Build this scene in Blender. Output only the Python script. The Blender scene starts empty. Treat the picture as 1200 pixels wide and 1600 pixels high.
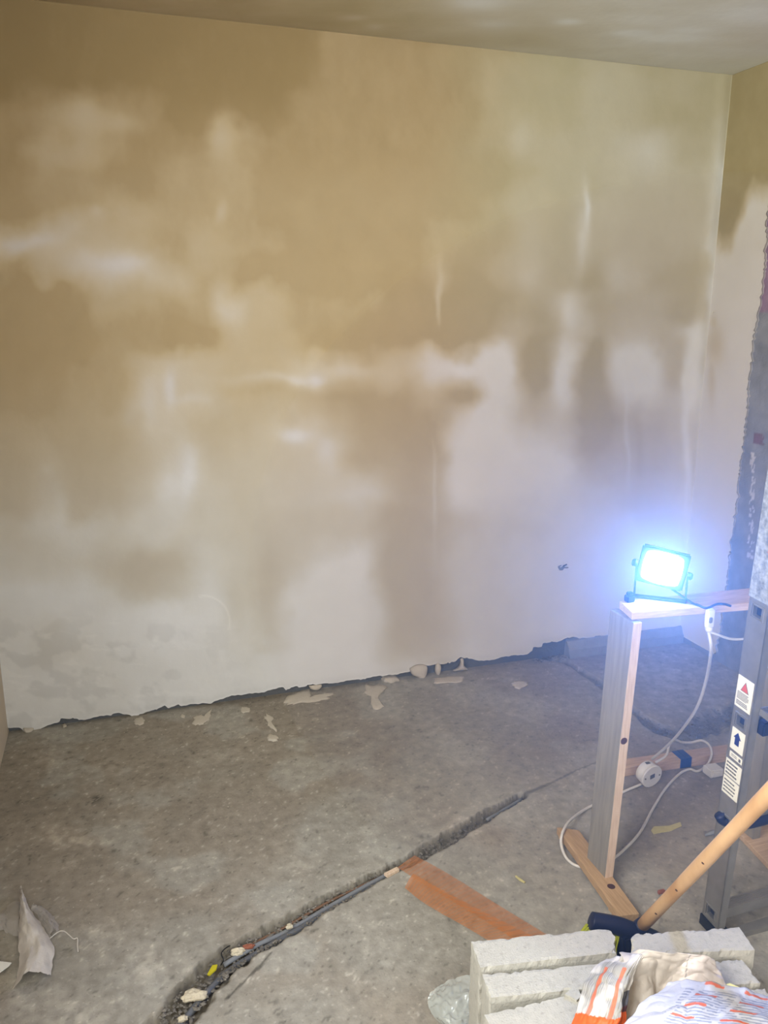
import bpy, bmesh, math, random
import numpy as np
from mathutils import Vector, Matrix

random.seed(7)
rng = np.random.RandomState(11)
C = bpy.context.scene.collection

# ------------------------------------------------------------------ camera
F_PX = 1285.7
CAM = np.array([-2.5144, -3.1106, 1.5492])
YAW, PITCH, ROLL = 0.3133, 0.2398, 0.0028
_f = np.array([math.sin(YAW)*math.cos(PITCH), math.cos(YAW)*math.cos(PITCH), -math.sin(PITCH)])
_r = np.cross(_f, [0, 0, 1]); _r /= np.linalg.norm(_r)
_u = np.cross(_r, _f)
RV = math.cos(ROLL)*_r + math.sin(ROLL)*_u
UV = -math.sin(ROLL)*_r + math.cos(ROLL)*_u
FV = _f
cam_d = bpy.data.cameras.new('camera')
cam = bpy.data.objects.new('camera', cam_d); C.objects.link(cam)
cam_d.sensor_fit = 'VERTICAL'; cam_d.sensor_height = 36.0
cam_d.lens = F_PX/1600.0*36.0
cam_d.clip_start = 0.02
M = Matrix(((RV[0], UV[0], -FV[0], CAM[0]), (RV[1], UV[1], -FV[1], CAM[1]), (RV[2], UV[2], -FV[2], CAM[2]), (0, 0, 0, 1)))
cam.matrix_world = M
bpy.context.scene.camera = cam

# ------------------------------------------------------------------ light
world = bpy.data.worlds.new('world'); bpy.context.scene.world = world
world.use_nodes = True
bg = world.node_tree.nodes['Background']
bg.inputs[0].default_value = (0.80, 0.90, 1.0, 1)
bg.inputs[1].default_value = 1.0
def area(name, loc, aim, sx, sy, power, col):
    d = bpy.data.lights.new(name, 'AREA'); d.shape = 'RECTANGLE'; d.size = sx; d.size_y = sy
    d.energy = power; d.color = col
    o = bpy.data.objects.new(name, d); C.objects.link(o)
    o.location = loc
    o.rotation_euler = (Vector(aim)-Vector(loc)).to_track_quat('-Z', 'Y').to_euler()
    return o
# daylight through the window in the wall behind the photographer
W = 2.9913
area('window_light', (-2.0, -4.72, 1.55), (-1.9, -1.5, 1.45), 1.25, 1.2, 38, (0.93, 0.97, 1.0))
area('added_side_light', (-W-0.12, -2.55, 1.62), (-1.2, -2.35, 1.35), 1.0, 1.1, 64, (0.94, 0.975, 1.0))  # added light at an unseen side window, shapes the left-to-right falloff

vs = bpy.context.scene.view_settings
vs.view_transform = 'Standard'; vs.look = 'None'; vs.gamma = 1.0; vs.use_curve_mapping = False
vs.exposure = 0.64

# ------------------------------------------------------------------ measuring helpers
def ray(px, py): return FV + RV*(px-600)/F_PX - UV*(py-800)/F_PX
def ZP(px, py, z=0.0): v = ray(px, py); return CAM + v*(z-CAM[2])/v[2]
def YP(px, py, y=0.0): v = ray(px, py); return CAM + v*(y-CAM[1])/v[1]
def XP(px, py, x=0.0): v = ray(px, py); return CAM + v*(x-CAM[0])/v[0]
def PIX(P):
    v = np.asarray(P)-CAM; z = v @ FV
    return 600+F_PX*(v @ RV)/z, 800-F_PX*(v @ UV)/z

def lin(c):
    c = np.asarray(c, float)/255.0
    return np.where(c <= 0.04045, c/12.92, ((c+0.055)/1.055)**2.4)
def l4(c): return tuple(lin(c)) + (1.0,)

def sstep(a, b, x):
    t = np.clip((x-a)/(b-a), 0, 1); return t*t*(3-2*t)
def vnoise(x, y, seed=0, n=257):
    L = np.random.RandomState(seed).rand(n, n)
    xi = np.floor(x).astype(int); yi = np.floor(y).astype(int)
    fx = x-xi; fy = y-yi; fx = fx*fx*(3-2*fx); fy = fy*fy*(3-2*fy)
    a = L[xi % n, yi % n]; b = L[(xi+1) % n, yi % n]; c = L[xi % n, (yi+1) % n]; d = L[(xi+1) % n, (yi+1) % n]
    return (a*(1-fx)+b*fx)*(1-fy)+(c*(1-fx)+d*fx)*fy
def fbm(x, y, seed=0, o=4, g=0.5):
    s = 0; a = 1.0; t = 0
    for k in range(o):
        s = s+a*vnoise(x*2**k+13.7*k, y*2**k+5.1*k, seed+k); t += a; a *= g
    return s/t

# ------------------------------------------------------------------ materials
def mat(name, col, rough=0.8, metal=0.0, noise=0.0, speck=0, nscale=20.0, bump=0.0, bscale=80.0, col2=None, attr=None,
        alpha=1.0, stretch=(1, 1, 1), trans=0.0, spec=0.3):
    m = bpy.data.materials.new(name); m.use_nodes = True
    nt = m.node_tree; N = nt.nodes; Lk = nt.links
    b = N['Principled BSDF']
    b.inputs['Roughness'].default_value = rough; b.inputs['Metallic'].default_value = metal
    b.inputs['Specular IOR Level'].default_value = spec
    if trans: b.inputs['Transmission Weight'].default_value = trans
    if alpha < 1: b.inputs['Alpha'].default_value = alpha
    tc = N.new('ShaderNodeTexCoord'); mp = N.new('ShaderNodeMapping')
    mp.inputs['Scale'].default_value = stretch
    Lk.new(tc.outputs['Object'], mp.inputs['Vector'])
    base = None
    if attr:
        a = N.new('ShaderNodeAttribute'); a.attribute_name = attr; base = a.outputs['Color']
    if noise or not attr:
        n = N.new('ShaderNodeTexNoise'); n.inputs['Scale'].default_value = nscale; n.inputs['Detail'].default_value = 6
        Lk.new(mp.outputs[0], n.inputs['Vector'])
        r = N.new('ShaderNodeMapRange'); r.inputs[1].default_value = 0.3; r.inputs[2].default_value = 0.7
        Lk.new(n.outputs[0], r.inputs[0])
        if base is None:
            mx = N.new('ShaderNodeMix'); mx.data_type = 'RGBA'
            c1 = lin(col); c2 = lin(col2) if col2 is not None else c1*(1-noise)
            mx.inputs[6].default_value = (*c2, 1); mx.inputs[7].default_value = (*c1, 1)
            Lk.new(r.outputs[0], mx.inputs[0]); base = mx.outputs[2]
        else:
            r.inputs[3].default_value = 1-noise; r.inputs[4].default_value = 1+noise
            vm = N.new('ShaderNodeVectorMath'); vm.operation = 'SCALE'
            Lk.new(base, vm.inputs[0]); Lk.new(r.outputs[0], vm.inputs['Scale']); base = vm.outputs[0]
    if speck:
        dkf = name == 'aerated_concrete'
        for sc_, lo_, hi_, amt in ((speck, .60, .72, 1.25), (speck*1.7, .62, .74, .70), (speck*.35, .60, .75, .80)):
            ns = N.new('ShaderNodeTexNoise'); ns.inputs['Scale'].default_value = sc_; ns.inputs['Detail'].default_value = 3
            Lk.new(mp.outputs[0], ns.inputs['Vector'])
            rr = N.new('ShaderNodeMapRange'); rr.inputs[1].default_value = lo_; rr.inputs[2].default_value = hi_; rr.inputs[3].default_value = 1; rr.inputs[4].default_value = (.80 if dkf else amt)
            Lk.new(ns.outputs[0], rr.inputs[0]); sv = N.new('ShaderNodeVectorMath'); sv.operation = 'SCALE'
            Lk.new(base, sv.inputs[0]); Lk.new(rr.outputs[0], sv.inputs['Scale']); base = sv.outputs[0]
    Lk.new(base, b.inputs['Base Color'])
    if bump:
        n2 = N.new('ShaderNodeTexNoise'); n2.inputs['Scale'].default_value = bscale; n2.inputs['Detail'].default_value = 5
        Lk.new(mp.outputs[0], n2.inputs['Vector'])
        bp = N.new('ShaderNodeBump'); bp.inputs['Strength'].default_value = bump; bp.inputs['Distance'].default_value = 0.01
        Lk.new(n2.outputs[0], bp.inputs['Height']); Lk.new(bp.outputs[0], b.inputs['Normal'])
    return m

M_wall = mat('plaster_skim', (200, 190, 175), 0.85, attr='Col', noise=0.025, nscale=9, bump=0.12, bscale=25)
M_floor = mat('screed', (120, 115, 105), 0.9, attr='Col', noise=0.16, nscale=30, bump=0.22, bscale=90, speck=75)
M_mason = mat('old_render', (104, 106, 108), 0.9, noise=0.3, nscale=14, bump=0.5, bscale=60)
M_wallR = mat('old_render_painted', (100, 100, 100), 0.9, attr='Col', noise=0.1, nscale=20, bump=0.5, bscale=60)
M_conc = mat('concrete_kerb', (150, 150, 148), 0.9, noise=0.18, nscale=25, bump=0.4, bscale=90)
M_pine = mat('pine', (190, 160, 120), 0.6, col2=(164, 132, 92), nscale=14, stretch=(14, 1.2, 14), bump=0.08, bscale=60)
M_pineX = mat('pine_along_x', (206, 180, 150), 0.6, col2=(178, 148, 114), nscale=14, stretch=(1.2, 14, 14), bump=0.08, bscale=60)
M_pineZ = mat('pine_weathered', (146, 140, 126), 0.65, col2=(122, 117, 104), nscale=9, stretch=(8, 8, 0.8), bump=0.08, bscale=60)
M_pineEdge = mat('pine_fresh_edge', (214, 192, 168), 0.6, col2=(192, 166, 138), nscale=16, stretch=(12, 12, 1.0))
M_handle = mat('broom_handle_wood', (208, 170, 122), 0.5, col2=(176, 134, 88), nscale=16, stretch=(1, 1, 0.25), bump=0.05, bscale=30)
M_alu = mat('aluminium', (178, 176, 170), 0.45, metal=0.85, noise=0.18, nscale=30, bump=0.05, bscale=50)
M_aluD = mat('aluminium_stained', (186, 190, 190), 0.6, metal=0.5, col2=(120, 124, 126), nscale=90, bump=0.2, bscale=120)
M_navy = mat('navy_plastic', (24, 30, 58), 0.4, noise=0.2, nscale=10)
M_tape = mat('blue_tape', (34, 62, 128), 0.35, noise=0.2, nscale=10)
M_black = mat('black_metal', (30, 32, 36), 0.45, noise=0.2, nscale=10)
M_white = mat('white_pvc', (225, 222, 214), 0.4, noise=0.06, nscale=20)
M_cable = mat('white_cable', (214, 210, 200), 0.5, noise=0.14, nscale=60)
M_grey = mat('grey_pvc', (124, 126, 128), 0.4, noise=0.15, nscale=30)
M_block = mat('aerated_concrete', (180, 175, 161), 0.95, noise=0.10, nscale=70, bump=0.22, bscale=260, speck=110)
M_rub = mat('rubble', (128, 122, 112), 0.95, noise=0.45, nscale=30, bump=0.4, bscale=150)
M_plas = mat('dried_plaster', (196, 187, 170), 0.85, noise=0.1, nscale=40, bump=0.3, bscale=120)
M_cloth = mat('nonwoven', (214, 207, 196), 0.9, noise=0.12, nscale=40, alpha=0.93, bump=0.25, bscale=90)
M_clothT = mat('nonwoven_thin', (190, 184, 176), 0.9, noise=0.12, nscale=40, alpha=0.55)
M_film = mat('clear_film', (214, 220, 210), 0.18, noise=0.05, alpha=0.42, spec=0.8)
M_mesh = mat('orange_glassfibre', (206, 134, 82), 0.6, noise=0.15, nscale=30)
M_bris = mat('yellow_green_bristle', (168, 172, 34), 0.5, noise=0.3, nscale=60)
M_bag = mat('cement_bag_paper', (230, 225, 218), 0.55, attr='Col', noise=0.03, nscale=50, bump=0.25, bscale=45)
M_stick = mat('sticker', (222, 218, 196), 0.5, noise=0.05)
M_ink = mat('sticker_ink', (96, 92, 88), 0.6)
M_red = mat('sticker_red', (196, 84, 66), 0.6)
M_blue = mat('sticker_blue', (34, 40, 96), 0.6)
M_mask = mat('masking_tape', (196, 186, 128), 0.7, noise=0.15, nscale=60)
M_brick = mat('brick_fragment', (150, 92, 72), 0.9, noise=0.3, nscale=60, bump=0.4)
M_yel = mat('yellow_plastic', (190, 178, 40), 0.5, noise=0.2)
M_knot = mat('wood_knot', (84, 52, 34), 0.7, noise=0.4, nscale=80)

# ------------------------------------------------------------------ mesh helpers
def tag(o, label=None, cat=None, group=None, kind=None):
    if label: o['label'] = label
    if cat: o['category'] = cat
    if group: o['group'] = group
    if kind: o['kind'] = kind
    return o
def thing(name, label, cat, loc=(0, 0, 0), group=None):
    o = bpy.data.objects.new(name, None); C.objects.link(o)
    o.empty_display_size = 0.05
    o.location = Vector([float(v) for v in loc]); return tag(o, label, cat, group)
def link(name, me, m, parent=None, smooth=False):
    me.materials.append(m)
    if smooth:
        me.polygons.foreach_set('use_smooth', [True]*len(me.polygons))
    o = bpy.data.objects.new(name, me); C.objects.link(o)
    if parent is not None:
        o.parent = parent
        o.matrix_parent_inverse = Matrix.Translation(parent.location).inverted() if parent.type == 'EMPTY' else parent.matrix_basis.inverted()
    return o
def obj(name, bm, m, parent=None, smooth=False):
    me = bpy.data.meshes.new(name)
    bmesh.ops.recalc_face_normals(bm, faces=bm.faces)
    bm.to_mesh(me); bm.free()
    return link(name, me, m, parent, smooth)
def V(p): return Vector([float(q) for q in p])
def bx(bm, lo, hi, bevel=0.0, rot=None, origin=(0, 0, 0)):
    """box between two corners; optional rotation (3x3) about origin"""
    lo = np.array(lo, float); hi = np.array(hi, float)
    r = bmesh.ops.create_cube(bm, size=1.0)
    vs_ = r['verts']
    c = (lo+hi)/2; s = hi-lo
    for v in vs_:
        p = np.array(v.co)*s+c
        if rot is not None: p = np.array(rot) @ p + np.array(origin)
        v.co = V(p)
    if bevel:
        es = list({e for v in vs_ for e in v.link_edges})
        bmesh.ops.bevel(bm, geom=es, offset=bevel, segments=2, affect='EDGES')
    return vs_
def axes(zdir, xdir=(1, 0, 0)):
    z = np.array(zdir, float); z /= np.linalg.norm(z)
    x = np.array(xdir, float); x = x-z*(x @ z); x /= np.linalg.norm(x)
    y = np.cross(z, x)
    return np.stack([x, y, z], 1)
def hexa(bm, P):
    """8 points: bottom 4 (ccw) then top 4"""
    vs_ = [bm.verts.new(V(p)) for p in P]
    for f in ((3, 2, 1, 0), (4, 5, 6, 7), (0, 1, 5, 4), (1, 2, 6, 5), (2, 3, 7, 6), (3, 0, 4, 7)):
        bm.faces.new([vs_[i] for i in f])
def crs(pts, n):
    """Catmull-Rom through points"""
    P = np.array(pts, float); P = np.vstack([2*P[0]-P[1], P, 2*P[-1]-P[-2]])
    out = []
    for i in range(1, len(P)-2):
        for t in np.linspace(0, 1, n, endpoint=False):
            a, b, c, d = P[i-1], P[i], P[i+1], P[i+2]
            out.append(0.5*((2*b)+(-a+c)*t+(2*a-5*b+4*c-d)*t*t+(-a+3*b-3*c+d)*t**3))
    out.append(P[-2]); return np.array(out)
def tube(bm, pts, rad, seg=10, cap=True):
    pts = np.array(pts, float); n = len(pts)
    rad = np.broadcast_to(np.array(rad, float), (n,)) if np.ndim(rad) else np.full(n, rad)
    T = np.gradient(pts, axis=0); T /= np.linalg.norm(T, axis=1)[:, None]+1e-12
    up = np.array([0, 0, 1.0]) if abs(T[0][2]) < 0.9 else np.array([1.0, 0, 0])
    u = np.cross(T[0], up); u /= np.linalg.norm(u)
    rings = []
    for i in range(n):
        u = u-T[i]*(u @ T[i]); u /= np.linalg.norm(u); w = np.cross(T[i], u)
        rings.append([bm.verts.new(V(pts[i]+rad[i]*(math.cos(a)*u+math.sin(a)*w))) for a in np.linspace(0, 2*math.pi, seg, endpoint=False)])
    for i in range(n-1):
        for k in range(seg):
            bm.faces.new([rings[i][k], rings[i][(k+1) % seg], rings[i+1][(k+1) % seg], rings[i+1][k]])
    if cap:
        bm.faces.new(rings[0][::-1]); bm.faces.new(rings[-1])
def lathe(bm, prof, org, ax, seg=32):
    """profile [(r, h)] about axis ax from org"""
    A = axes(ax, (1, 0, 0) if abs(ax[0]) < 0.9 else (0, 1, 0)); org = np.array(org, float); rings = []
    for r, h in prof:
        rings.append([bm.verts.new(V(org+A @ np.array([r*math.cos(a), r*math.sin(a), h]))) for a in np.linspace(0, 2*math.pi, seg, endpoint=False)])
    for i in range(len(rings)-1):
        for k in range(seg):
            bm.faces.new([rings[i][k], rings[i][(k+1) % seg], rings[i+1][(k+1) % seg], rings[i+1][k]])
    bm.faces.new(rings[0][::-1]); bm.faces.new(rings[-1])
def prism(bm, poly, a, b):
    """poly: list of 3-D points; extruded by vector (b) after offset a"""
    lo = [bm.verts.new(V(np.array(p)+np.array(a))) for p in poly]
    hi = [bm.verts.new(V(np.array(p)+np.array(b))) for p in poly]
    bm.faces.new(lo[::-1]); bm.faces.new(hi)
    n = len(poly)
    for i in range(n): bm.faces.new([lo[i], lo[(i+1) % n], hi[(i+1) % n], hi[i]])
def gridmesh(name, P, col=None, thick=0.0, dirv=None):
    """P (n,m,3) -> mesh; optional thickness skirt along dirv; colours (n,m,3) linear"""
    n, m, _ = P.shape
    verts = P.reshape(-1, 3); idx = np.arange(n*m).reshape(n, m)
    q = np.stack([idx[:-1, :-1], idx[1:, :-1], idx[1:, 1:], idx[:-1, 1:]], -1).reshape(-1, 4)
    cols = None if col is None else col.reshape(-1, 3)
    if thick:
        d = np.array(dirv, float)*thick
        rim = np.concatenate([idx[:, 0], idx[-1, 1:], idx[::-1, -1][1:], idx[0, ::-1][1:-1]])
        base = len(verts); verts = np.vstack([verts, verts[rim]+d])
        k = len(rim); j = np.arange(k); jn = (j+1) % k
        q2 = np.stack([rim[j], rim[jn], base+jn, base+j], -1)
        q = np.vstack([q, q2])
        if cols is not None: cols = np.vstack([cols, cols[rim]])
    me = bpy.data.meshes.new(name)
    me.vertices.add(len(verts)); me.vertices.foreach_set('co', verts.astype(np.float32).ravel())
    me.loops.add(len(q)*4); me.loops.foreach_set('vertex_index', q.astype(np.int32).ravel())
    me.polygons.add(len(q)); me.polygons.foreach_set('loop_start', np.arange(0, len(q)*4, 4, dtype=np.int32))
    me.update(calc_edges=True)
    if cols is not None:
        ca = me.color_attributes.new('Col', 'FLOAT_COLOR', 'POINT')
        ca.data.foreach_set('color', np.hstack([cols, np.ones((len(cols), 1))]).astype(np.float32).ravel())
    me.validate(); return me
def bez_grid(ctrl, nu, nv):
    """smooth surface through a control net (rows of 3-D points)"""
    ctrl = np.array(ctrl, float)
    rows = np.array([crs(r, nu) for r in ctrl])
    return np.array([crs(rows[:, j], nv) for j in range(rows.shape[1])])
def loft(left, right, n, m):
    L = crs(left, n); R_ = crs(right, n)
    def res(P, k):
        s = np.r_[0, np.cumsum(np.linalg.norm(np.diff(P, axis=0), axis=1))]; t = np.linspace(0, s[-1], k)
        return np.stack([np.interp(t, s, P[:, i]) for i in range(3)], 1)
    k = n*max(len(left), len(right)); L = res(L, k); R_ = res(R_, k)
    t = np.linspace(0, 1, m)[None, :, None]
    return L[:, None, :]*(1-t)+R_[:, None, :]*t

# ------------------------------------------------------------------ the room
W, H, D = 2.9913, 2.5, -4.6

# damp map of the back wall: 0 = dry and pale, 9 = still damp and tan (top rows also paint in dimmer light). One digit per 50 photo pixels.
WET_SHADE = ["99999999999999999988888",
       "99999999998888888877777",
       "99999999998888877766667",
       "88788999988888877766777",
       "86678887888888876665566",
       "87788777888888887665555",
       "87777777888888876655555",
       "54556767788887776655554",
       "75434578888887765664665",
       "98766775677788876545564",
       "98877886677888875635534",
       "98775456644653226372244",
       "88774446667776625463333",
       "77776466536777324465543",
       "76776355543766112255543",
       "75775245444365122234433",
       "53343345555576433222333",
       "44456634653275332222222",
       "22236424631176332222222",
       "23222113510166332222222",
       "23322112110045233322222",
       "22221111111122333222222"]
WET_SHADE = np.array([[int(c) for c in r] for r in WET_SHADE], float)/9.0
def wet_shade_map(px, py):
    # domain warp keeps the edges of the stains irregular
    wx = px+26*(fbm(px/60, py/60, 3)-.5)*2; wy = py+34*(fbm(px/60, py/60, 9)-.5)*2
    gx = np.clip((wx-25)/50, 0, 21.999); gy = np.clip((wy-25)/50, 0, 20.999)
    i = gy.astype(int); j = gx.astype(int); fy = gy-i; fx = gx-j
    fx = fx*fx*(3-2*fx); fy = fy*fy*(3-2*fy)
    w = (WET_SHADE[i, j]*(1-fx)+WET_SHADE[i, j+1]*fx)*(1-fy)+(WET_SHADE[i+1, j]*(1-fx)+WET_SHADE[i+1, j+1]*fx)*fy
    B = [  # x, y, rx, ry, amount : local drier (-) or damper (+) spots
        (20, 385, 22, 10, -.35), (60, 372, 30, 12, -.25), (100, 350, 30, 10, -.15), (150, 408, 45, 14, -.22), (205, 405, 30, 16, -.22),
        (345, 212, 14, 26, -.3), (120, 180, 50, 14, -.2), (190, 195, 30, 10, -.18), (345, 465, 12, 24, -.3), (365, 490, 16, 28, -.2),
        (150, 335, 8, 6, -.2), (345, 330, 6, 12, -.25), (210, 340, 40, 16, -.12), (268, 612, 7, 22, -.35), (236, 650, 12, 40, -.2),
        (300, 627, 22, 6, -.15), (292, 745, 8, 32, -.35), (255, 765, 18, 28, -.2), (70, 735, 10, 7, -.12), (95, 790, 9, 26, -.25),
        (460, 680, 13, 8, -.45), (514, 696, 14, 16, -.35), (440, 592, 55, 6, -.3), (494, 595, 8, 9, -.3), (556, 580, 22, 9, -.25),
        (560, 775, 40, 12, -.2), (600, 585, 14, 14, -.15), (684, 590, 22, 26, -.25), (722, 562, 10, 18, -.2), (760, 640, 14, 70, -.2),
        (735, 700, 40, 40, -.25), (686, 470, 3, 30, -.35), (690, 440, 10, 20, -.1), (677, 770, 2.5, 60, -.3), (916, 318, 4, 26, -.45),
        (908, 370, 7, 40, -.3), (888, 500, 12, 30, -.25), (882, 590, 13, 50, -.35), (1000, 555, 34, 32, -.25), (1000, 610, 34, 14, -.1),
        (1088, 560, 8, 38, -.45), (1084, 600, 10, 18, -.3), (1126, 280, 7, 55, -.45), (1112, 430, 7, 110, -.3), (1075, 740, 4, 110, -.35),
        (980, 690, 3, 50, -.2), (830, 400, 20, 40, -.1), (810, 220, 14, 20, -.15), (1010, 245, 22, 24, -.18), (790, 560, 18, 50, -.2),
        (840, 560, 22, 50, .35), (935, 540, 18, 80, .4), (932, 650, 34, 30, .35), (1052, 560, 18, 42, .35), (900, 650, 30, 20, .15),
        (735, 620, 34, 14, .35), (690, 690, 30, 40, .2), (1000, 700, 6, 44, .2), (925, 700, 24, 16, .15), (1040, 650, 22, 40, .12),
        (640, 690, 50, 50, .12), (625, 900, 34, 110, .15), (655, 850, 20, 110, .2), (635, 1000, 30, 25, .15), (235, 895, 36, 26, .3),
        (180, 880, 40, 12, .15), (60, 850, 36, 20, .15), (385, 900, 30, 60, .12), (360, 950, 10, 30, .15), (1040, 130, 34, 26, .12),
        (490, 980, 34, 90, -.3), (530, 890, 28, 34, -.35), (560, 870, 16, 22, -.3), (455, 940, 24, 20, -.2), (330, 940, 26, 20, -.15),
        (100, 935, 90, 20, -.12), (230, 985, 60, 30, -.2), (630, 1042, 40, 10, -.2), (830, 700, 24, 40, -.2), (860, 720, 20, 30, -.15),
        (420, 610, 70, 10, .12), (230, 500, 60, 22, .1), (60, 470, 60, 50, .12), (560, 530, 60, 30, .12), (590, 620, 40, 30, .15)]
    for x, y, rx, ry, a in B:
        d = ((wx*.35+px*.65-x)/rx)**2+((wy*.35+py*.65-y)/ry)**2
        w = w+a*(.85 if a < 0 else .65)*np.exp(-d*.55)
    w = w+0.05*(fbm(px/22, py/70, 21)-.5)+0.035*(fbm(px/9, py/14, 25)-.5)
    rk = sstep(640, 800, px)*sstep(330, 460, py); w = w*(1-rk)+((w-.36)*1.45+.26)*rk
    w = np.minimum(w, .84+.16*sstep(330, 120, py)*sstep(1000, 500, px)+.04*(fbm(px/30, py/40, 29)-.5))  # darkest tones kept to the upper left, painting in the dimmer light there
    return np.clip(w, 0, 1)
def plaster_col(w, olive, pale=0.0):
    k = np.array([0, .18, .45, .72, .88, 1.0])
    tan = np.array([(216, 211, 207), (210, 202, 193), (202, 188, 163), (190, 171, 136), (173, 151, 112), (155, 133, 92)], float)
    olv = np.array([(220, 221, 213), (213, 212, 200), (199, 193, 171), (184, 175, 144), (174, 164, 128), (156, 146, 108)], float)
    gry = np.array([(221, 220, 217), (214, 212, 206), (204, 199, 187), (195, 187, 171), (189, 180, 163), (180, 170, 152)], float)
    c = np.stack([(np.interp(w, k, tan[:, i])*(1-olive)+np.interp(w, k, olv[:, i])*olive)*(1-pale)+np.interp(w, k, gry[:, i])*pale for i in range(3)], -1)
    return lin(c)

# back wall: old masonry with a skim coat whose lower edge is torn
me_bm = bmesh.new()
bx(me_bm, (-W-0.2, 0.016, -0.1), (0.25, 0.2, H+0.1))
wall_back = tag(obj('wall_back', me_bm, M_mason), kind='structure')
edge = [(0, 1134), (12, 1134), (22, 1135), (33, 1137), (37, 1141), (44, 1142), (53, 1141), (66, 1135), (80, 1129), (100, 1125), (140, 1121), (165, 1116),
        (185, 1115), (205, 1118), (222, 1115), (240, 1109), (263, 1106), (268, 1104), (258, 1102), (280, 1099), (282, 1102), (300, 1099),
        (330, 1097), (345, 1092), (362, 1086), (385, 1083), (420, 1078), (442, 1072), (446, 1077), (480, 1073), (530, 1066), (575, 1059),
        (620, 1052), (640, 1048), (665, 1039), (690, 1036), (712, 1033), (720, 1027), (752, 1031), (765, 1031), (790, 1024), (822, 1021), (831, 1017),
        (833, 1011), (846, 1009), (848, 1005), (870, 1003), (885, 997), (893, 995), (920, 996), (950, 994), (1010, 989), (1022, 985), (1050, 987), (1064, 994)]
ex = np.array([YP(*e)[0] for e in edge]); ez = np.array([YP(*e)[2] for e in edge])
o_ = np.argsort(ex); ex = ex[o_]; ez = ez[o_]
xs = np.concatenate([np.linspace(-W, 0, 560)])
zb = np.interp(xs, ex, ez)+0.0015*np.sin(xs*190)*np.sin(xs*71)+.006*(vnoise(xs*45+400, xs*0, 5)-.5)+.005*np.floor(vnoise(xs*30+400, xs*0, 6)*2.4)*(vnoise(xs*7, xs*0, 16) > .5)-.003
nz = 380
t = np.linspace(0, 1, nz)**1.0
Z_ = zb[:, None]+(H-zb[:, None])*t[None, :]
X_ = np.repeat(xs[:, None], nz, 1)
und = 0.004*(fbm((X_+4)*2.2, Z_*1.3, 40, 3)-.5)
dpx = np.abs(X_-(-0.035))
und = und-0.004*np.exp(-(dpx/0.03)**2)
P = np.stack([X_, -0.002+und, Z_], -1)
px, py = PIX(P)
w = wet_shade_map(px, py)
olive = sstep(620, 900, px+60*(fbm(px/80, py/80, 77)-.5))
col = plaster_col(w, olive, sstep(520, 900, py))
# trowelled patches near the floor and a faintly darker band above the bottom edge
pt = fbm(px/34, py/24, 61, 4); low = sstep(930, 1010, py)*sstep(480, 200, px)
col = col*(1-0.10*low*sstep(.5, .62, pt))[..., None]*(1+0.05*low*sstep(.62, .72, fbm(px/36, py/7, 67)))[..., None]
lip = np.exp(-((Z_-zb[:, None]-.012)/.012)**2)
col = col*(1-0.06*lip)[..., None]
arc = np.abs(np.hypot(px-318, py-972)-41); am = np.exp(-(arc/1.6)**2)*(px > 310)*(py < 985)
col = col*(1+.10*am)[..., None]
me = gridmesh('plaster_coat', P[:, ::-1], col[:, ::-1], 0.016, (0, 1, 0))
plaster = link('plaster_coat', me, M_wall, wall_back, True)
tag(plaster, 'blotchy half-dried plaster coat, tan where damp and painted dimmer along the top, with torn bottom edge')

# socket hole left in the plaster with wires sticking out
hole = thing('wall_outlet_hole', 'small dark cable hole with stub wires in the plastered back wall', 'wall hole', YP(878, 886, 0))
hc = YP(877, 887, -0.004)
bm = bmesh.new()
n = 14; poly = [hc+np.array([.016*math.cos(a)*(1+.25*math.sin(3*a)), 0, .015*math.sin(a)*(1+.2*math.cos(2*a))]) for a in np.linspace(0, 2*math.pi, n, endpoint=False)]
prism(bm, poly, (0, 0.0, 0), (0, -0.0015, 0)); obj('recess', bm, M_grey, hole)
for k, (dx, dz, lx, lz) in enumerate([(.006, .008, .010, .012), (.010, .0, .014, .004), (-.004, .004, -.002, .014)]):
    bm = bmesh.new(); a = hc+np.array([dx, -.001, dz])
    tube(bm, crs([a, a+np.array([lx*.4, -.012, lz*.5]), a+np.array([lx, -.018, lz])], 4), .0028, 8)
    obj('wire', bm, [M_black, M_grey, M_white][k], hole, True)

# right wall: masonry, partly plastered; mauve paint and bare grey render beyond the plaster edge
ys = np.linspace(0.016, -2.2, 420); zs = np.linspace(0, H, 330)
Yg, Zg = np.meshgrid(ys, zs, indexing='ij')
nn = fbm(-Yg*22+3, Zg*22, 90); n2 = fbm(-Yg*7+3, Zg*7, 95)
grey = lin((138, 140, 142))*1.0
cR = np.ones(Yg.shape+(3,))*grey*(0.72+.6*nn)[..., None]
mauve = lin((144, 118, 136))
mz = XP(1192, 490, .02)[2]
mk = sstep(-.006, .006, Zg-(mz+.03*(n2-.5)+.012*(nn-.5)))
cR = cR*(1-mk[..., None])+mauve*mk[..., None]
pa = XP(1180, 715, .02); pb = XP(1176, 865, .02)
line_y = np.interp(Zg, [pb[2], pa[2]], [pb[1], pa[1]])
spk = (np.abs(Yg-line_y+.01*(n2-.5)) < .016)*(Zg < pa[2]+.02)*(Zg > pb[2]-.02)*(fbm(-Yg*130, Zg*80, 99, 2) > .46+6*np.abs(Yg-line_y))
cR = np.where(spk[..., None] > 0, lin((205, 202, 196)), cR)
br = XP(1190, 684, .02)
bk = (np.abs(Yg-br[1]) < .03)*(np.abs(Zg-br[2]+.01*n2) < .022)*(nn > .42)
cR = np.where(bk[..., None] > 0, lin((122, 88, 78)), cR)
XR = 0.008+0.006*(nn-.5)+.008*(n2-.5)
P = np.stack([XR, Yg, Zg], -1)
me = gridmesh('wall_right', P, cR)
wall_right = tag(link('wall_right', me, M_wallR, None, True), kind='structure')
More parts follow.
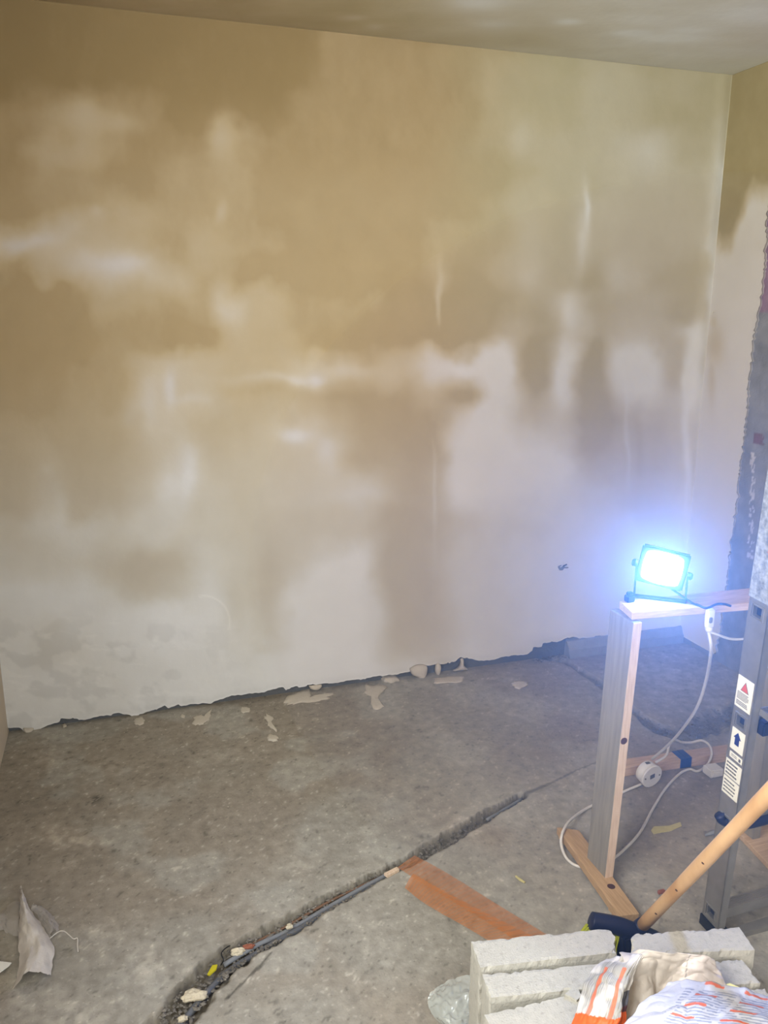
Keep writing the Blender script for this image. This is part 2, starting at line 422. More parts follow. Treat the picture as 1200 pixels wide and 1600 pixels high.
bm = bmesh.new(); bx(bm, (.03, D-.2, -.1), (.2, .2, H+.1)); obj('masonry', bm, M_mason, wall_right)
bm = bmesh.new(); bx(bm, (.012, D, 0), (.031, -2.2, H)); obj('masonry_panel', bm, M_mason, wall_right)
# plastered strip
pe = [(1205, 300), (1199, 325), (1196, 380), (1193, 430), (1187, 475), (1182, 500), (1178, 520), (1174, 560), (1170, 590), (1168, 620), (1163, 680), (1158, 720),
      (1155, 740), (1152, 780), (1147, 810), (1143, 840), (1137, 900), (1131, 935), (1124, 985), (1118, 1019)]
pe3 = np.array([XP(*q) for q in pe]); o_ = np.argsort(pe3[:, 2])
zs = np.concatenate([np.linspace(0, 1, 360)])
be = [(1064, 994), (1080, 1003), (1097, 1011), (1114, 1019.3)]
be3 = np.array([XP(*q) for q in be]); zc = float(be3[:, 2].mean())
zz = zc+(H-zc)*zs
yedge = np.interp(zz, pe3[o_, 2], pe3[o_, 1])+.006*(vnoise(zz*34, zz*0, 7)-.5)+.016*(vnoise(zz*120, zz*0, 8)-.5)
yedge = np.where(zz > 1.98, -.285+.006*(vnoise(zz*34, zz*0, 7)-.5), yedge)
tt = np.linspace(0, 1, 60)
Yp = yedge[:, None]*tt[None, :]; Zp = np.repeat(zz[:, None], 60, 1)
P = np.stack([0.0+.003*(fbm(-Yp*4, Zp*2, 12)-.5), Yp, Zp], -1)
px, py = PIX(P)
bound = 300+80*sstep(1175, 1140, px)+30*(fbm(px/14, py/30, 31)-.5)
w = sstep(26, -26, py-bound)*.85
w = np.maximum(w, .45*np.exp(-((px-1117)/16)**2-((py-540)/34)**2)); w = np.maximum(w, .35*np.exp(-((px-1112)/7)**2-((py-590)/50)**2))
w = np.maximum(w, .35*np.exp(-((px-1115)/7)**2-((py-505)/14)**2))
w = np.clip(w+.12*sstep(500, 380, py)*(1-w)+.06*(fbm(px/12, py/24, 35)-.5)+.10, 0, 1)
col = plaster_col(w, np.full(w.shape, .6))
me = gridmesh('plaster_coat', P, col, .010, (1, 0, 0))
tag(link('plaster_coat', me, M_wall, wall_right, True), 'narrow plastered strip with ragged vertical edge')
nail = bmesh.new(); a = XP(1117, 488); tube(nail, [a, a+np.array([-.012, -.001, .002]), a+np.array([-.016, -.001, -.006])], .0015, 6)
tag(obj('nail', nail, M_stick), 'tiny bent nail sticking out of the plastered strip near the corner', 'nail')

# left wall, ceiling, rear wall with window
bm = bmesh.new(); bx(bm, (-W-.2, D-.2, -.1), (-W-.008, .2, H+.1))
for v in bm.verts: pass
# leave an opening for the added side window: build the wall from pieces instead
bm.free(); bm = bmesh.new()
y0, y1, z0, z1 = -3.10, -2.0, 1.02, 2.22
for lo, hi in (((-W-.2, D-.2, -.1), (-W, y0, H+.1)), ((-W-.2, y1, -.1), (-W, .2, H+.1)), ((-W-.2, y0, -.1), (-W, y1, z0)), ((-W-.2, y0, z1), (-W, y1, H+.1))):
    bx(bm, lo, hi)
M_flat = mat('plaster_plain', (206, 192, 170), .85, noise=.08, nscale=3, bump=.1, bscale=25)
wall_left = tag(obj('wall_left', bm, M_flat), kind='structure')
bm = bmesh.new(); x0, x1, z0, z1 = -2.65, -1.35, .9, 2.15
for lo, hi in (((-W-.2, D-.2, -.1), (x0, D, H+.1)), ((x1, D-.2, -.1), (.2, D, H+.1)), ((x0, D-.2, -.1), (x1, D, z0)), ((x0, D-.2, z1), (x1, D, H+.1))):
    bx(bm, lo, hi)
wall_front = tag(obj('wall_front', bm, M_flat), kind='structure')
def window(name, a, b, axis):
    bm = bmesh.new(); t_ = .04; a = np.array(a, float); b = np.array(b, float)
    i = axis; j = 2
    for (l, h) in (((0, 0), (1, t_)), ((0, 1), (1, -t_))):
        lo = a.copy(); hi = b.copy()
        if l[1] == 0: hi[2] = a[2]+.05
        else: lo[2] = b[2]-.05
        bx(bm, lo, hi)
    for s in (0, .5, 1):
        lo = a.copy(); hi = b.copy(); c = a[i]+(b[i]-a[i])*s
        lo[i] = min(max(c-.025, a[i]), b[i]-.05); hi[i] = lo[i]+.05; bx(bm, lo, hi)
    return tag(obj(name, bm, M_white), kind='structure')
window('window_1', (x0, D-.10, z0), (x1, D-.05, z1), 0)
window('added_side_window', (-W-.09, -3.10, 1.02), (-W-.04, -2.0, 2.22), 1)  # frame of the added side window, out of view

# ceiling with damp blotches
cx = np.linspace(-W, 0, 260); cy = np.linspace(0, -1.4, 120)
Xc, Yc = np.meshgrid(cx, cy, indexing='ij'); Pc = np.stack([Xc, Yc, np.full(Xc.shape, H)+.002*(fbm(Xc*3+9, -Yc*3, 2)-.5)], -1)
px, py = PIX(Pc)
w = .82-.60*sstep(450, 1050, px)+.22*(fbm(px/90+3, py/16+40, 52)-.5)
for x, y, rx, ry, a in [(745, 5, 40, 12, -.4), (765, 38, 30, 6, -.25), (990, 52, 22, 4, -.45), (1050, 60, 34, 4, -.4), (888, 34, 16, 4, -.35), (1190, 22, 50, 10, -.35),
                        (1080, 48, 30, 5, -.2), (553, 28, 14, 3, -.25), (585, 42, 10, 4, -.2), (860, 60, 70, 18, .2)]:
    w = w+a*np.exp(-.6*(((px-x)/rx)**2+((py-y)/ry)**2))
col = plaster_col(np.clip(w, 0, 1), sstep(200, 900, px)*.8+.2)
edge_shade = np.exp(-(-Yc/.010)**2)*(.5+.5*fbm(Xc*30+200, Yc*0, 8)); col = col*(1-.08*edge_shade)[..., None]  # corner shade along the back wall painted into the ceiling colour
me = gridmesh('ceiling', Pc, col)
ceiling = tag(link('ceiling', me, M_wall, None, True), kind='structure')
bm = bmesh.new(); bx(bm, (-W-.2, D-.2, H+.004), (.2, .2, H+.2)); bx(bm, (-W-.1, D-.1, H-.001), (.1, -1.4, H+.01)); obj('slab', bm, M_flat, ceiling)

# floor: screed with chased trenches
def seg_field(X, Y, pts, wid):
    """signed closeness to a polyline with varying half width: value<1 inside"""
    best = np.full(X.shape, 9.0); along = np.zeros(X.shape)
    acc = 0
    for i in range(len(pts)-1):
        a = np.array(pts[i][:2]); b = np.array(pts[i+1][:2]); d = b-a; L2 = d @ d; L = math.sqrt(L2)
        tt_ = np.clip(((X-a[0])*d[0]+(Y-a[1])*d[1])/L2, 0, 1)
        dd = np.hypot(X-a[0]-tt_*d[0], Y-a[1]-tt_*d[1]); ww = wid[i]+(wid[i+1]-wid[i])*tt_
        r = dd/ww; m_ = r < best; best = np.where(m_, r, best); along = np.where(m_, acc+tt_*L, along); acc += L
    return best, along
T1p = [(236, 1632), (285, 1572), (318, 1535), (352, 1500), (400, 1472), (450, 1446), (520, 1406), (600, 1363), (640, 1345), (700, 1309), (760, 1274), (815, 1243)]
T1w = [.050, .046, .042, .040, .037, .034, .028, .020, .022, .028, .025, .014]
T1 = [ZP(*q) for q in T1p]
T2p = [(840, 1026), (885, 1034), (930, 1062), (965, 1090), (1000, 1118), (1030, 1140), (1070, 1147), (1110, 1130), (1160, 1108), (1200, 1092)]
T2w = [.02, .018, .018, .016, .02, .04, .07, .07, .06, .06]
T2 = [ZP(*q) for q in T2p]
K1 = [ZP(*q) for q in [(815, 1243), (868, 1220), (900, 1204), (935, 1190), (975, 1178)]]
K2 = [ZP(*q) for q in [(424, 1488), (408, 1508), (380, 1535), (352, 1562)]]
fx_ = np.arange(-W, .0301, .0062); fy_ = np.concatenate([np.arange(.016, -2.15, -.0062), np.linspace(-2.2, D, 14)])
Xf, Yf = np.meshgrid(fx_, fy_, indexing='ij')
nA = fbm(Xf*9+40, -Yf*9, 101); nB = fbm(Xf*45+150, -Yf*45, 111); nC = fbm(Xf*2.2+20, -Yf*2.2, 121); nD = fbm(Xf*120+400, -Yf*120, 131, 2)
Zf = .0020*(nA-.5)+.0010*(nB-.5)
r1, a1 = seg_field(Xf, Yf, T1, T1w); r1 = r1+.5*(nB-.5)+.45*(nA-.5)
r2, a2 = seg_field(Xf, Yf, T2, T2w); r2 = r2+.8*(nB-.5)+.6*(nA-.5)
k1, _ = seg_field(Xf, Yf, K1, [.012, .005, .0045, .004, .004]); k2, _ = seg_field(Xf, Yf, K2, [.005, .005, .004, .003])
deep1 = sstep(1.05, .80, r1); cdeep = sstep(1.22, 1.0, r1); deep2 = sstep(1.1, .6, r2)
Zf = Zf-deep1*(.034+.014*(nB-.5)+.012*(nD-.5))-deep2*(.016+.016*(nB-.5)+.01*(nD-.5))
base = lin((154, 149, 137)); warm = lin((146, 136, 121)); pale = lin((168, 165, 154))
cf = base*(1+0*Xf[..., None])
m1 = sstep(.42, .62, nC)[..., None]; cf = cf*(1-m1*.7)+warm*m1*.7
nE = fbm(Xf*5+90, -Yf*5, 141); m2 = sstep(.5, .68, nE)[..., None]*.6; cf = cf*(1-m2)+pale*m2
pxf, pyf = PIX(np.stack([Xf, Yf, 0*Xf], -1))
cf = cf*.93
cf = cf*(1+.16*(nA-.5)+.20*(nB-.5))[..., None]
# efflorescence smears and pale paste spots seen on the screed
for x, y, rx, ry, a in [(100, 1305, 26, 9, .22), (118, 1318, 18, 6, .2), (230, 1290, 16, 6, .12), (160, 1320, 14, 4, .25), (108, 1345, 12, 7, .2), (165, 1450, 30, 20, .14),
                        (40, 1555, 34, 16, .2), (120, 1590, 40, 16, .22), (260, 1520, 34, 14, .15), (240, 1500, 30, 16, .15), (68, 1185, 16, 20, .12), (470, 1350, 18, 8, .12),
                        (350, 1180, 40, 8, .10), (590, 1480, 20, 20, .10), (730, 1290, 30, 14, .08), (180, 1200, 40, 8, .1), (650, 1590, 40, 20, -.12), (690, 1500, 60, 40, -.10),
                        (70, 1240, 50, 20, -.12), (600, 1180, 60, 20, -.07), (850, 1160, 60, 20, -.08), (470, 1100, 90, 14, -.06), (1060, 1060, 60, 30, .12)]:
    g_ = a*np.exp(-.5*(((pxf-x)/rx)**2+((pyf-y)/ry)**2))*(.5+1.6*sstep(.4, .6, nB) if a > 0 else 1)
    cf = cf*(1+g_)[..., None]
dots = sstep(.70, .76, nD*.6+nB*.4)[..., None]; cf = cf*(1-dots*.5)+lin((200, 192, 176))*dots*.5
dd_ = sstep(.30, .25, nD*.6+nB*.4)[..., None]; cf = cf*(1-.35*dd_)
for x, y, r_ in [(148, 1250, 9), (155, 1245, 6), (168, 1238, 4), (142, 1254, 5), (108, 1176, 3), (186, 1126, 3), (392, 1126, 3), (132, 1190, 5)]:
    g_ = np.exp(-.8*(((pxf-x)/r_)**2+((pyf-y)/(r_*.6))**2))*(nB > .45); cf = cf*(1-.55*g_)[..., None]
soil = lin((126, 119, 105)); cf = cf*(1-cdeep[..., None])+soil*(.35+1.0*nB+.4*(nD-.5))[..., None]*cdeep[..., None]
cf = cf*(1-.35*deep2[..., None])*(1+.3*(nD-.5)*deep2)[..., None]  # dirt and recess shade painted together into the rough chase
cf = cf*(1-.45*sstep(1.2, .5, k1+.8*(nB-.5)))[..., None]*(1-.6*sstep(1.2, .6, k2+1.2*(nB-.5)))[..., None]
me = gridmesh('floor', np.stack([Xf, Yf, Zf], -1)[:, ::-1], cf[:, ::-1])
floor = tag(link('floor', me, M_floor, None, True), kind='structure')
bm = bmesh.new(); bx(bm, (-W-.2, D-.2, -.25), (.2, .2, -.09)); obj('slab', bm, M_conc, floor)

# concrete kerb along the foot of the back wall, right end
bm = bmesh.new()
xa, xb = YP(888, 1010, -.02)[0], -.002
prof = [(.016, -.002), (-.036, -.002), (-.034, .040), (-.028, .046), (-.016, .072), (-.012, .076), (.016, .078)]
ra = [bm.verts.new((xa+.006*math.sin(i*2.3), y, z)) for i, (y, z) in enumerate(prof)]
cols_ = [ra]
for s in np.linspace(.08, 1, 12): cols_.append([bm.verts.new((xa+(xb-xa)*s, y+random.uniform(-.001, .001), z+random.uniform(-.0012, .0012))) for y, z in prof])
for a_, b_ in zip(cols_[:-1], cols_[1:]):
    for i in range(len(prof)): bm.faces.new([a_[i], a_[(i+1) % 7], b_[(i+1) % 7], b_[i]])
bm.faces.new(cols_[0]); bm.faces.new(cols_[-1][::-1])
tag(obj('trim_1', bm, M_conc), kind='structure')

# ------------------------------------------------------------------ timber lamp stand
Zb = .032                                   # top of the foot board
foot_n = ZP(945, 1372, Zb)                  # near bottom corner of the leg
lx = foot_n[0]; ly = foot_n[1]
top_n = YP(989, 985, ly)
ltx = top_n[0]; by_ = ly+.02; ltz = float(YP(987, 969, by_)[2])
wy0 = XP(953, 955, ltx)[1]-ly
wd = min(max(wy0, .09), .14)
stand = thing('lamp_stand', 'rough timber stand of boards carrying the lit work lamp', 'stand', (lx, ly, 0))
bm = bmesh.new(); th = .026
hexa(bm, [(lx, ly, Zb), (lx+th, ly, Zb), (lx+th, ly+wd*.86, Zb), (lx, ly+wd*.86, Zb),
          (ltx, ly, ltz), (ltx+th, ly, ltz), (ltx+th, ly+wd, ltz), (ltx, ly+wd, ltz)])
bmesh.ops.bevel(bm, geom=list(bm.edges), offset=.0015, segments=1, affect='EDGES')
leg_o = tag(obj('leg', bm, M_pineZ, stand), 'grey weathered board set upright')
bm = bmesh.new()   # fresh sawn narrow edge of the board (facing the room)
hexa(bm, [(lx+.001, ly-.0012, Zb), (lx+th-.001, ly-.0012, Zb), (lx+th-.001, ly+.001, Zb), (lx+.001, ly+.001, Zb),
          (ltx+.001, ly-.0012, ltz-.001), (ltx+th-.001, ly-.0012, ltz-.001), (ltx+th-.001, ly+.001, ltz-.001), (ltx+.001, ly+.001, ltz-.001)])
ed = obj('sawn_edge', bm, M_pineEdge, leg_o)
bm = bmesh.new(); kk = YP(975, 1158, ly-.002)
lathe(bm, [(.0095, 0), (.010, .001), (.006, .0016)], (kk[0], ly-.0008, kk[2]), (0, -1, 0), 14); obj('knot', bm, M_knot, leg_o)
pz0 = ltz; pz1 = float(YP(987, 957, by_)[2])
x_end = -.72
bl = YP(987, 968.5, by_); brr = ZP(1167, 954, pz0); dB = (brr-bl)/np.linalg.norm(brr-bl); dB[2] = 0
br_ = bl+dB*(x_end-bl[0])/dB[0]; tl_ = ZP(968, 939, pz1); nB_ = np.array([-dB[1], dB[0], 0]); tr_ = br_+nB_*.115
Lc = [bl, br_, tr_, np.array([tl_[0], tl_[1], pz0])]
bm = bmesh.new()
hexa(bm, [np.array([q_[0], q_[1], pz0]) for q_ in Lc]+[np.array([q_[0], q_[1], pz1]) for q_ in Lc])
bmesh.ops.bevel(bm, geom=list(bm.edges), offset=.0015, segments=1, affect='EDGES')
tag(obj('top_board', bm, M_pineX, stand), 'pale pine shelf board')
bm = bmesh.new(); hexa(bm, [(-.80, ly+.03, .019), (-.774, ly+.03, .019), (-.774, ly+.12, .019), (-.80, ly+.12, .019), (-.80, ly+.03, ltz), (-.774, ly+.03, ltz), (-.774, ly+.12, ltz), (-.80, ly+.12, ltz)])
obj('leg', bm, M_pineZ, stand)
bm = bmesh.new()
c = [ZP(870, 1292, Zb), ZP(968, 1431, Zb), ZP(999, 1427, Zb), ZP(905, 1297, Zb)]
lo = [np.array([p[0], p[1], .008]) for p in c]
hexa(bm, lo+c)
bmesh.ops.bevel(bm, geom=list(bm.edges), offset=.0015, segments=1, affect='EDGES')
fb = obj('foot_board', bm, M_pine, stand)
bm = bmesh.new(); kk = ZP(955, 1385, Zb); lathe(bm, [(.011, 0), (.009, .0006)], (kk[0], kk[1], Zb), (0, 0, 1), 12); obj('knot', bm, M_knot, fb)
bm = bmesh.new()
bm.free()
for q_ in (c[0]*.93+c[1]*.07, c[0]*.12+c[1]*.88):
    bm = bmesh.new(); bx(bm, (q_[0]+.004, q_[1]-.015, 0.0), (q_[0]+.05, q_[1]+.015, .008)); obj('packing_strip', bm, M_pine, stand)

# ------------------------------------------------------------------ flood light
lampY = ly+.07
lc = YP(1035, 888, lampY)
lz0 = pz1
lamp = thing('floodlight', 'switched-on square work floodlight glaring bluish white on the board', 'lamp', (lc[0], lc[1], lz0))
# facing direction: out into the room, turned to the left of straight ahead
yawL = math.radians(-38); tiltL = math.radians(2)
nL = np.array([math.sin(yawL)*math.cos(tiltL), -math.cos(yawL)*math.cos(tiltL), math.sin(tiltL)])
A = axes(nL, (math.cos(yawL), math.sin(yawL), 0))
if A[2, 1] < 0: A = np.stack([-A[:, 0], -A[:, 1], A[:, 2]], 1)
rl = math.radians(-9); Rz = np.array([[math.cos(rl), -math.sin(rl), 0], [math.sin(rl), math.cos(rl), 0], [0, 0, 1]]); A = A @ Rz*1.0
hw, hh = .046, .036
def LP(x, y, z): return lc+A @ np.array([x, y, z])
def barrel(hw, hh, k, n=6):
    pts = []
    for (x0_, y0_, x1_, y1_, ox, oy) in ((-hw, -hh, hw, -hh, 0, -k), (hw, -hh, hw, hh, k*.5, 0), (hw, hh, -hw, hh, 0, k), (-hw, hh, -hw, -hh, -k*.5, 0)):
        for t_ in np.linspace(.04, .96, n): b_ = 4*t_*(1-t_); pts.append((x0_+(x1_-x0_)*t_+ox*b_, y0_+(y1_-y0_)*t_+oy*b_))
    return pts
bm = bmesh.new(); fr = [(-hw-.016, -hh-.016), (hw+.016, -hh-.016), (hw+.016, hh+.014), (-hw-.016, hh+.014)]
prism(bm, [LP(x, y, 0) for x, y in fr], A @ np.array([0, 0, -.022]), A @ np.array([0, 0, -.002]))
bmesh.ops.bevel(bm, geom=list(bm.edges), offset=.004, segments=2, affect='EDGES')
obj('housing', bm, M_black, lamp)
bm = bmesh.new()
for k in range(9):
    x = -hw+k*hw/4
    bb = [LP(x-.0015, -hh, -.022), LP(x+.0015, -hh, -.022), LP(x+.0015, hh, -.022), LP(x-.0015, hh, -.022)]
    prism(bm, bb, (0, 0, 0), A @ np.array([0, 0, -.022]))
tag(obj('cooling_fins', bm, M_black, lamp), kind='stuff')
M_lens = bpy.data.materials.new('lit_lens'); M_lens.use_nodes = True
nt = M_lens.node_tree; nt.nodes.clear(); em = nt.nodes.new('ShaderNodeEmission'); ou = nt.nodes.new('ShaderNodeOutputMaterial')
em.inputs[0].default_value = (0.17, 0.35, 1.0, 1); em.inputs[1].default_value = 290.0
nt.links.new(em.outputs[0], ou.inputs[0])
bm = bmesh.new(); prism(bm, [LP(x, y, 0) for x, y in barrel(hw, hh, .007)], A @ np.array([0, 0, -.001]), A @ np.array([0, 0, .003]))
tag(obj('lens', bm, M_lens, lamp), 'dazzling white glass')
# U bracket
bm = bmesh.new()
L0 = LP(-hw-.020, -.006, -.012); R0 = LP(hw+.020, -.006, -.012)
fl = np.array([L0[0], L0[1], lz0+.004]); fr_ = np.array([R0[0], R0[1], lz0+.004])
for a_, b_ in ((L0, fl), (fl, fr_), (fr_, R0)):
    d_ = b_-a_; Ln = np.linalg.norm(d_); AA = axes(d_, nL)
    bx(bm, (-.011, -.0022, -.002), (.011, .0022, Ln+.002), 0, AA, a_)
obj('bracket', bm, M_black, lamp)
for s_ in (-1, 1):
    bm = bmesh.new(); q = LP(s_*(hw+.023), -.006, -.012); lathe(bm, [(.010, -.004), (.010, .006), (.006, .010)], q, A[:, 0]*s_, 12); obj('knob', bm, M_black, lamp, True)
# end clamp by the board's left end
q = np.array([tl_[0]+.022, tl_[1]-.012, pz1])
cl = thing('screw_clamp_foot', 'small dark block standing on the left end of the lamp board', 'block', q)
bm = bmesh.new(); bx(bm, q+np.array([-.011, -.010, 0]), q+np.array([.011, .010, .018]), .002); bx(bm, q+np.array([-.008, -.007, .018]), q+np.array([.008, .007, .027]), .002)
obj('body', bm, M_navy, cl)

# connector hanging from the board's front edge, lead on the board
q = YP(1108, 958, ly-.014)
con = thing('cable_connector', 'pale cable connector hanging from the front edge of the lamp board', 'connector', q)
bm = bmesh.new(); bx(bm, q+np.array([-.010, -.009, -.040]), q+np.array([.014, .006, .012]), .004); obj('body', bm, M_white, con)
bm = bmesh.new(); lathe(bm, [(.009, 0), (.009, .010), (.005, .014)], q+np.array([.003, -.002, -.038]), (0, 0, -1), 12); obj('gland', bm, M_white, con, True)
bm = bmesh.new(); bx(bm, q+np.array([-.006, -.013, -.024]), q+np.array([.004, -.008, -.008]), .002); obj('screw_cap', bm, M_grey, con)
bm = bmesh.new()
z_ = pz1+.004
tube(bm, crs([lc+A @ np.array([.02, -.05, -.03]), [R0[0]+.01, ly+.03, z_], ZP(1090, 945, z_), ZP(1104, 950, z_+.002), ZP(1120, 944, z_+.004), ZP(1132, 944, z_), ZP(1142, 947, z_)], 8), .0032, 8)
tag(obj('lamp_lead', bm, M_black, None, True), 'short dark lamp lead lying on the board right of the lamp', 'cable')

# ------------------------------------------------------------------ white cables
def cable(name, pts, r, label):
    bm = bmesh.new(); tube(bm, crs(pts, 8), r, 10); return tag(obj(name, bm, M_cable, None, True), label, 'cable')
g0 = q+np.array([.003, -.002, -.052])
box_c = np.array([-.905, -1.030, .043])
cable('power_cable', [g0, YP(1111, 1015, ly-.02), YP(1104, 1060, -1.33), YP(1089, 1105, -1.25), YP(1064, 1142, -1.16), YP(1042, 1166, -1.09), box_c+np.array([.02, .012, .044])],
      .0045, 'white cable dropping from the hanging connector to the round junction box')
cable('power_cable', [g0+np.array([.002, 0, 0]), YP(1122, 992, ly-.02), YP(1140, 998, ly-.01), YP(1160, 998.5, ly), YP(1185, 993, ly+.02), YP(1215, 985, ly+.05)],
      .0035, 'white cable running from the hanging connector to the right behind the ladder')
cb = [box_c+np.array([.034, .012, .028]), YP(1041, 1180, -1.02), YP(1046, 1163, -.985), YP(1054, 1156, -.94), YP(1066, 1160, -.93), YP(1080, 1160, -.925), YP(1096, 1157, -.94), YP(1108, 1164, -.965),
      YP(1112, 1178, -.995), ZP(1105, 1195, .008), ZP(1090, 1205, .005), ZP(1078, 1202, .005), ZP(1062, 1209, .005), ZP(1040, 1232, .005), ZP(1020, 1264, .005), ZP(1001, 1299, .005), ZP(980, 1323, .005), ZP(957, 1342, .005),
      ZP(930, 1352, .0045), ZP(905, 1354, .0045), ZP(886, 1342, .006), ZP(877, 1320, .02), ZP(879, 1301, Zb+.008), ZP(890, 1283, Zb+.004), ZP(915, 1264, .008), ZP(945, 1250, .005), ZP(972, 1238, .005), box_c+np.array([-.025, -.002, -.034])]
cable('power_cable', cb, .0042, 'long white cable looping over the floor and under the foot board')
# round junction box
ax = np.array([.12, -1, -.10]); ax /= np.linalg.norm(ax)
jb = thing('junction_box', 'round white junction box lying against the timber on the floor', 'junction box', (box_c[0], box_c[1], 0))
bm = bmesh.new(); lathe(bm, [(.036, -.020), (.038, -.018), (.039, .014)], box_c, ax, 36); obj('body', bm, M_white, jb, True)
bm = bmesh.new(); lathe(bm, [(.0415, .014), (.0415, .018), (.039, .020)], box_c, ax, 36); lid = obj('lid', bm, M_white, jb)
AJ = axes(ax, (1, 0, 0)); up_ = AJ[:, 1] if AJ[2, 1] > 0 else -AJ[:, 1]
def JB(u_, v_, h_): return box_c+AJ[:, 0]*u_+up_*v_+ax*h_
bm = bmesh.new(); prism(bm, [JB(u_, v_, .020) for u_, v_ in ((-.009, -.008), (.010, -.004), (.008, .012), (-.011, .008))], (0, 0, 0), ax*.0006); tag(obj('label_print', bm, M_ink, lid), 'small grey printed square')
for s_ in (-1, 1):
    bm = bmesh.new(); lathe(bm, [(.0032, 0), (.0028, .0012)], JB(s_*.030, 0, .020), ax, 8); obj('screw', bm, M_ink, lid)
bm = bmesh.new(); k_ = box_c-ax*.002+np.array([-.004, 0, .0385]); bx(bm, k_+np.array([-.008, -.006, -.001]), k_+np.array([.008, .006, .0012]), .0008); obj('knockout', bm, M_ink, jb)

# ------------------------------------------------------------------ timber on the floor + tape
beam_o = thing('timber_batten', 'long square pine batten lying on the floor behind the lamp stand', 'batten', (-.95, -.96, 0))
bd = np.array([.575, -.038, 0]); bd /= np.linalg.norm(bd); bn = np.array([-bd[1], bd[0], 0])
b0 = np.array([-.985, -.961, .0]); Lb = .92
bm = bmesh.new()
for L_ in (0,): hexa(bm, [b0, b0+bd*Lb, b0+bd*Lb+bn*.052, b0+bn*.052]+[p_+np.array([0, 0, .035]) for p_ in (b0, b0+bd*Lb, b0+bd*Lb+bn*.052, b0+bn*.052)])
bmesh.ops.bevel(bm, geom=list(bm.edges), offset=.0015, segments=1, affect='EDGES'); obj('body', bm, M_pineX, beam_o)
tp = b0+bd*(-.735-b0[0])
for k in range(2):
    bm = bmesh.new(); a_ = tp+bd*(.021*k)+bn*(-.0012)
    e_ = .0225; q4 = [a_, a_+bd*e_, a_+bd*e_+bn*.0545, a_+bn*.0545]
    hexa(bm, [p_+np.array([0, 0, .001]) for p_ in q4]+[p_+np.array([0, 0, .0375+.001*k]) for p_ in q4])
    obj('tape_wrap', bm, M_tape, beam_o)
# white plastic adaptor
q = ZP(1118, 1216, 0)
ad = thing('plastic_adaptor', 'small white plastic box on the floor half behind the ladder', 'box', q)
bm = bmesh.new(); bx(bm, q+np.array([-.020, 0, .001]), q+np.array([.032, .045, .030]), .003); obj('body', bm, M_white, ad)
bm = bmesh.new(); bx(bm, q+np.array([-.012, -.003, .006]), q+np.array([.014, .001, .022]), .001); obj('flap', bm, M_white, ad)

# ------------------------------------------------------------------ aluminium ladder
LB = np.array([-1.165, -1.66, .062]); LD = np.array([-.008, -.021, .279])/.28; LD /= np.linalg.norm(LD)
LS = np.array([0, 1, 0.])-LD*LD[1]; LS /= np.linalg.norm(LS); LN = np.cross(LS, LD)      # LN = +x side
AL = np.stack([LN, LS, LD], 1)
lad = thing('ladder', 'aluminium ladder with warning stickers on its upright, cut by the right edge', 'ladder', LB-LD*.062)
def lad_box(bm, lo, hi, bevel=0): bx(bm, lo, hi, bevel, AL, LB)
def stile(x0_, sgn, name='stile'):
    """C-channel: web with rung holes plus two flanges"""
    bm = bmesh.new(); hs = .029; tk = .003; hz = .0155; tb, tt_ = -.06, 1.95
    holes = [.28*k for k in range(0, 7)]
    ed_ = [tb]+[v for h_ in holes for v in (h_-hz, h_+hz)]+[tt_]
    xa_, xb_ = (x0_, x0_+tk*sgn)
    xa_, xb_ = min(xa_, xb_), max(xa_, xb_)
    for i in range(0, len(ed_), 2): lad_box(bm, (xa_, -hs, ed_[i]), (xb_, hs, ed_[i+1]))
    for h_ in holes:
        lad_box(bm, (xa_, -hs, h_-hz), (xb_, -.0165, h_+hz)); lad_box(bm, (xa_, .0165, h_-hz), (xb_, hs, h_+hz))
    xf0, xf1 = (x0_, x0_+.024*sgn); xf0, xf1 = min(xf0, xf1), max(xf0, xf1)
    for y_ in (-hs, hs-tk): lad_box(bm, (xf0, y_, tb), (xf1, y_+tk, tt_), .0008)
    return obj(name, bm, M_alu, lad)
s1 = stile(0, 1); s2 = stile(.40, -1)
for k in range(7):
    bm = bmesh.new(); h_ = .28*k
    # hollow rung: four walls, the open end shows through the web
    for lo_, hi_ in (((-.0015, -.015, -.015), (.40, .015, -.0125)), ((-.0015, -.015, .0125), (.40, .015, .015)), ((-.0015, -.015, -.0125), (.40, -.0125, .0125)), ((-.0015, .0125, -.0125), (.40, .015, .0125))):
        lad_box(bm, np.array(lo_)+[0, 0, h_], np.array(hi_)+[0, 0, h_])
    for r_ in range(-2, 3): lad_box(bm, (.004, r_*.005-.0008, h_+.015), (.396, r_*.005+.0008, h_+.0162))
    rg = obj('rung', bm, M_alu, lad); bm = bmesh.new(); lad_box(bm, (.010, -.0124, h_-.0124), (.013, .0124, h_+.0124)); obj('hole_shade', bm, M_navy, rg)  # dark plate added inside the rung so its open end looks shaded
    # pressed rim around the hole in the web
    bm = bmesh.new()
    for lo_, hi_ in (((-.0025, -.019, -.018), (0, .019, -.0155)), ((-.0025, -.019, .0155), (0, .019, .018)), ((-.0025, -.019, -.0155), (0, -.0165, .0155)), ((-.0025, .0165, -.0155), (0, .019, .0155))):
        lad_box(bm, np.array(lo_)+[0, 0, h_], np.array(hi_)+[0, 0, h_])
    obj('rung_rim', bm, M_alu, s1)
bm = bmesh.new(); lad_box(bm, (-.0035, -.031, .868), (.0, .031, 1.93), .001); tag(obj('outer_sleeve', bm, M_aluD, lad), 'plaster-stained outer sleeve')
bm = bmesh.new(); lad_box(bm, (-.10, -.045, -.075), (.50, -.02, -.045), .002); tag(obj('foot_bar', bm, M_alu, lad), 'stabiliser bar')
bm = bmesh.new(); lad_box(bm, (-.004, -.033, -.062), (.03, .033, -.03), .002); obj('foot_cap', bm, M_black, lad)
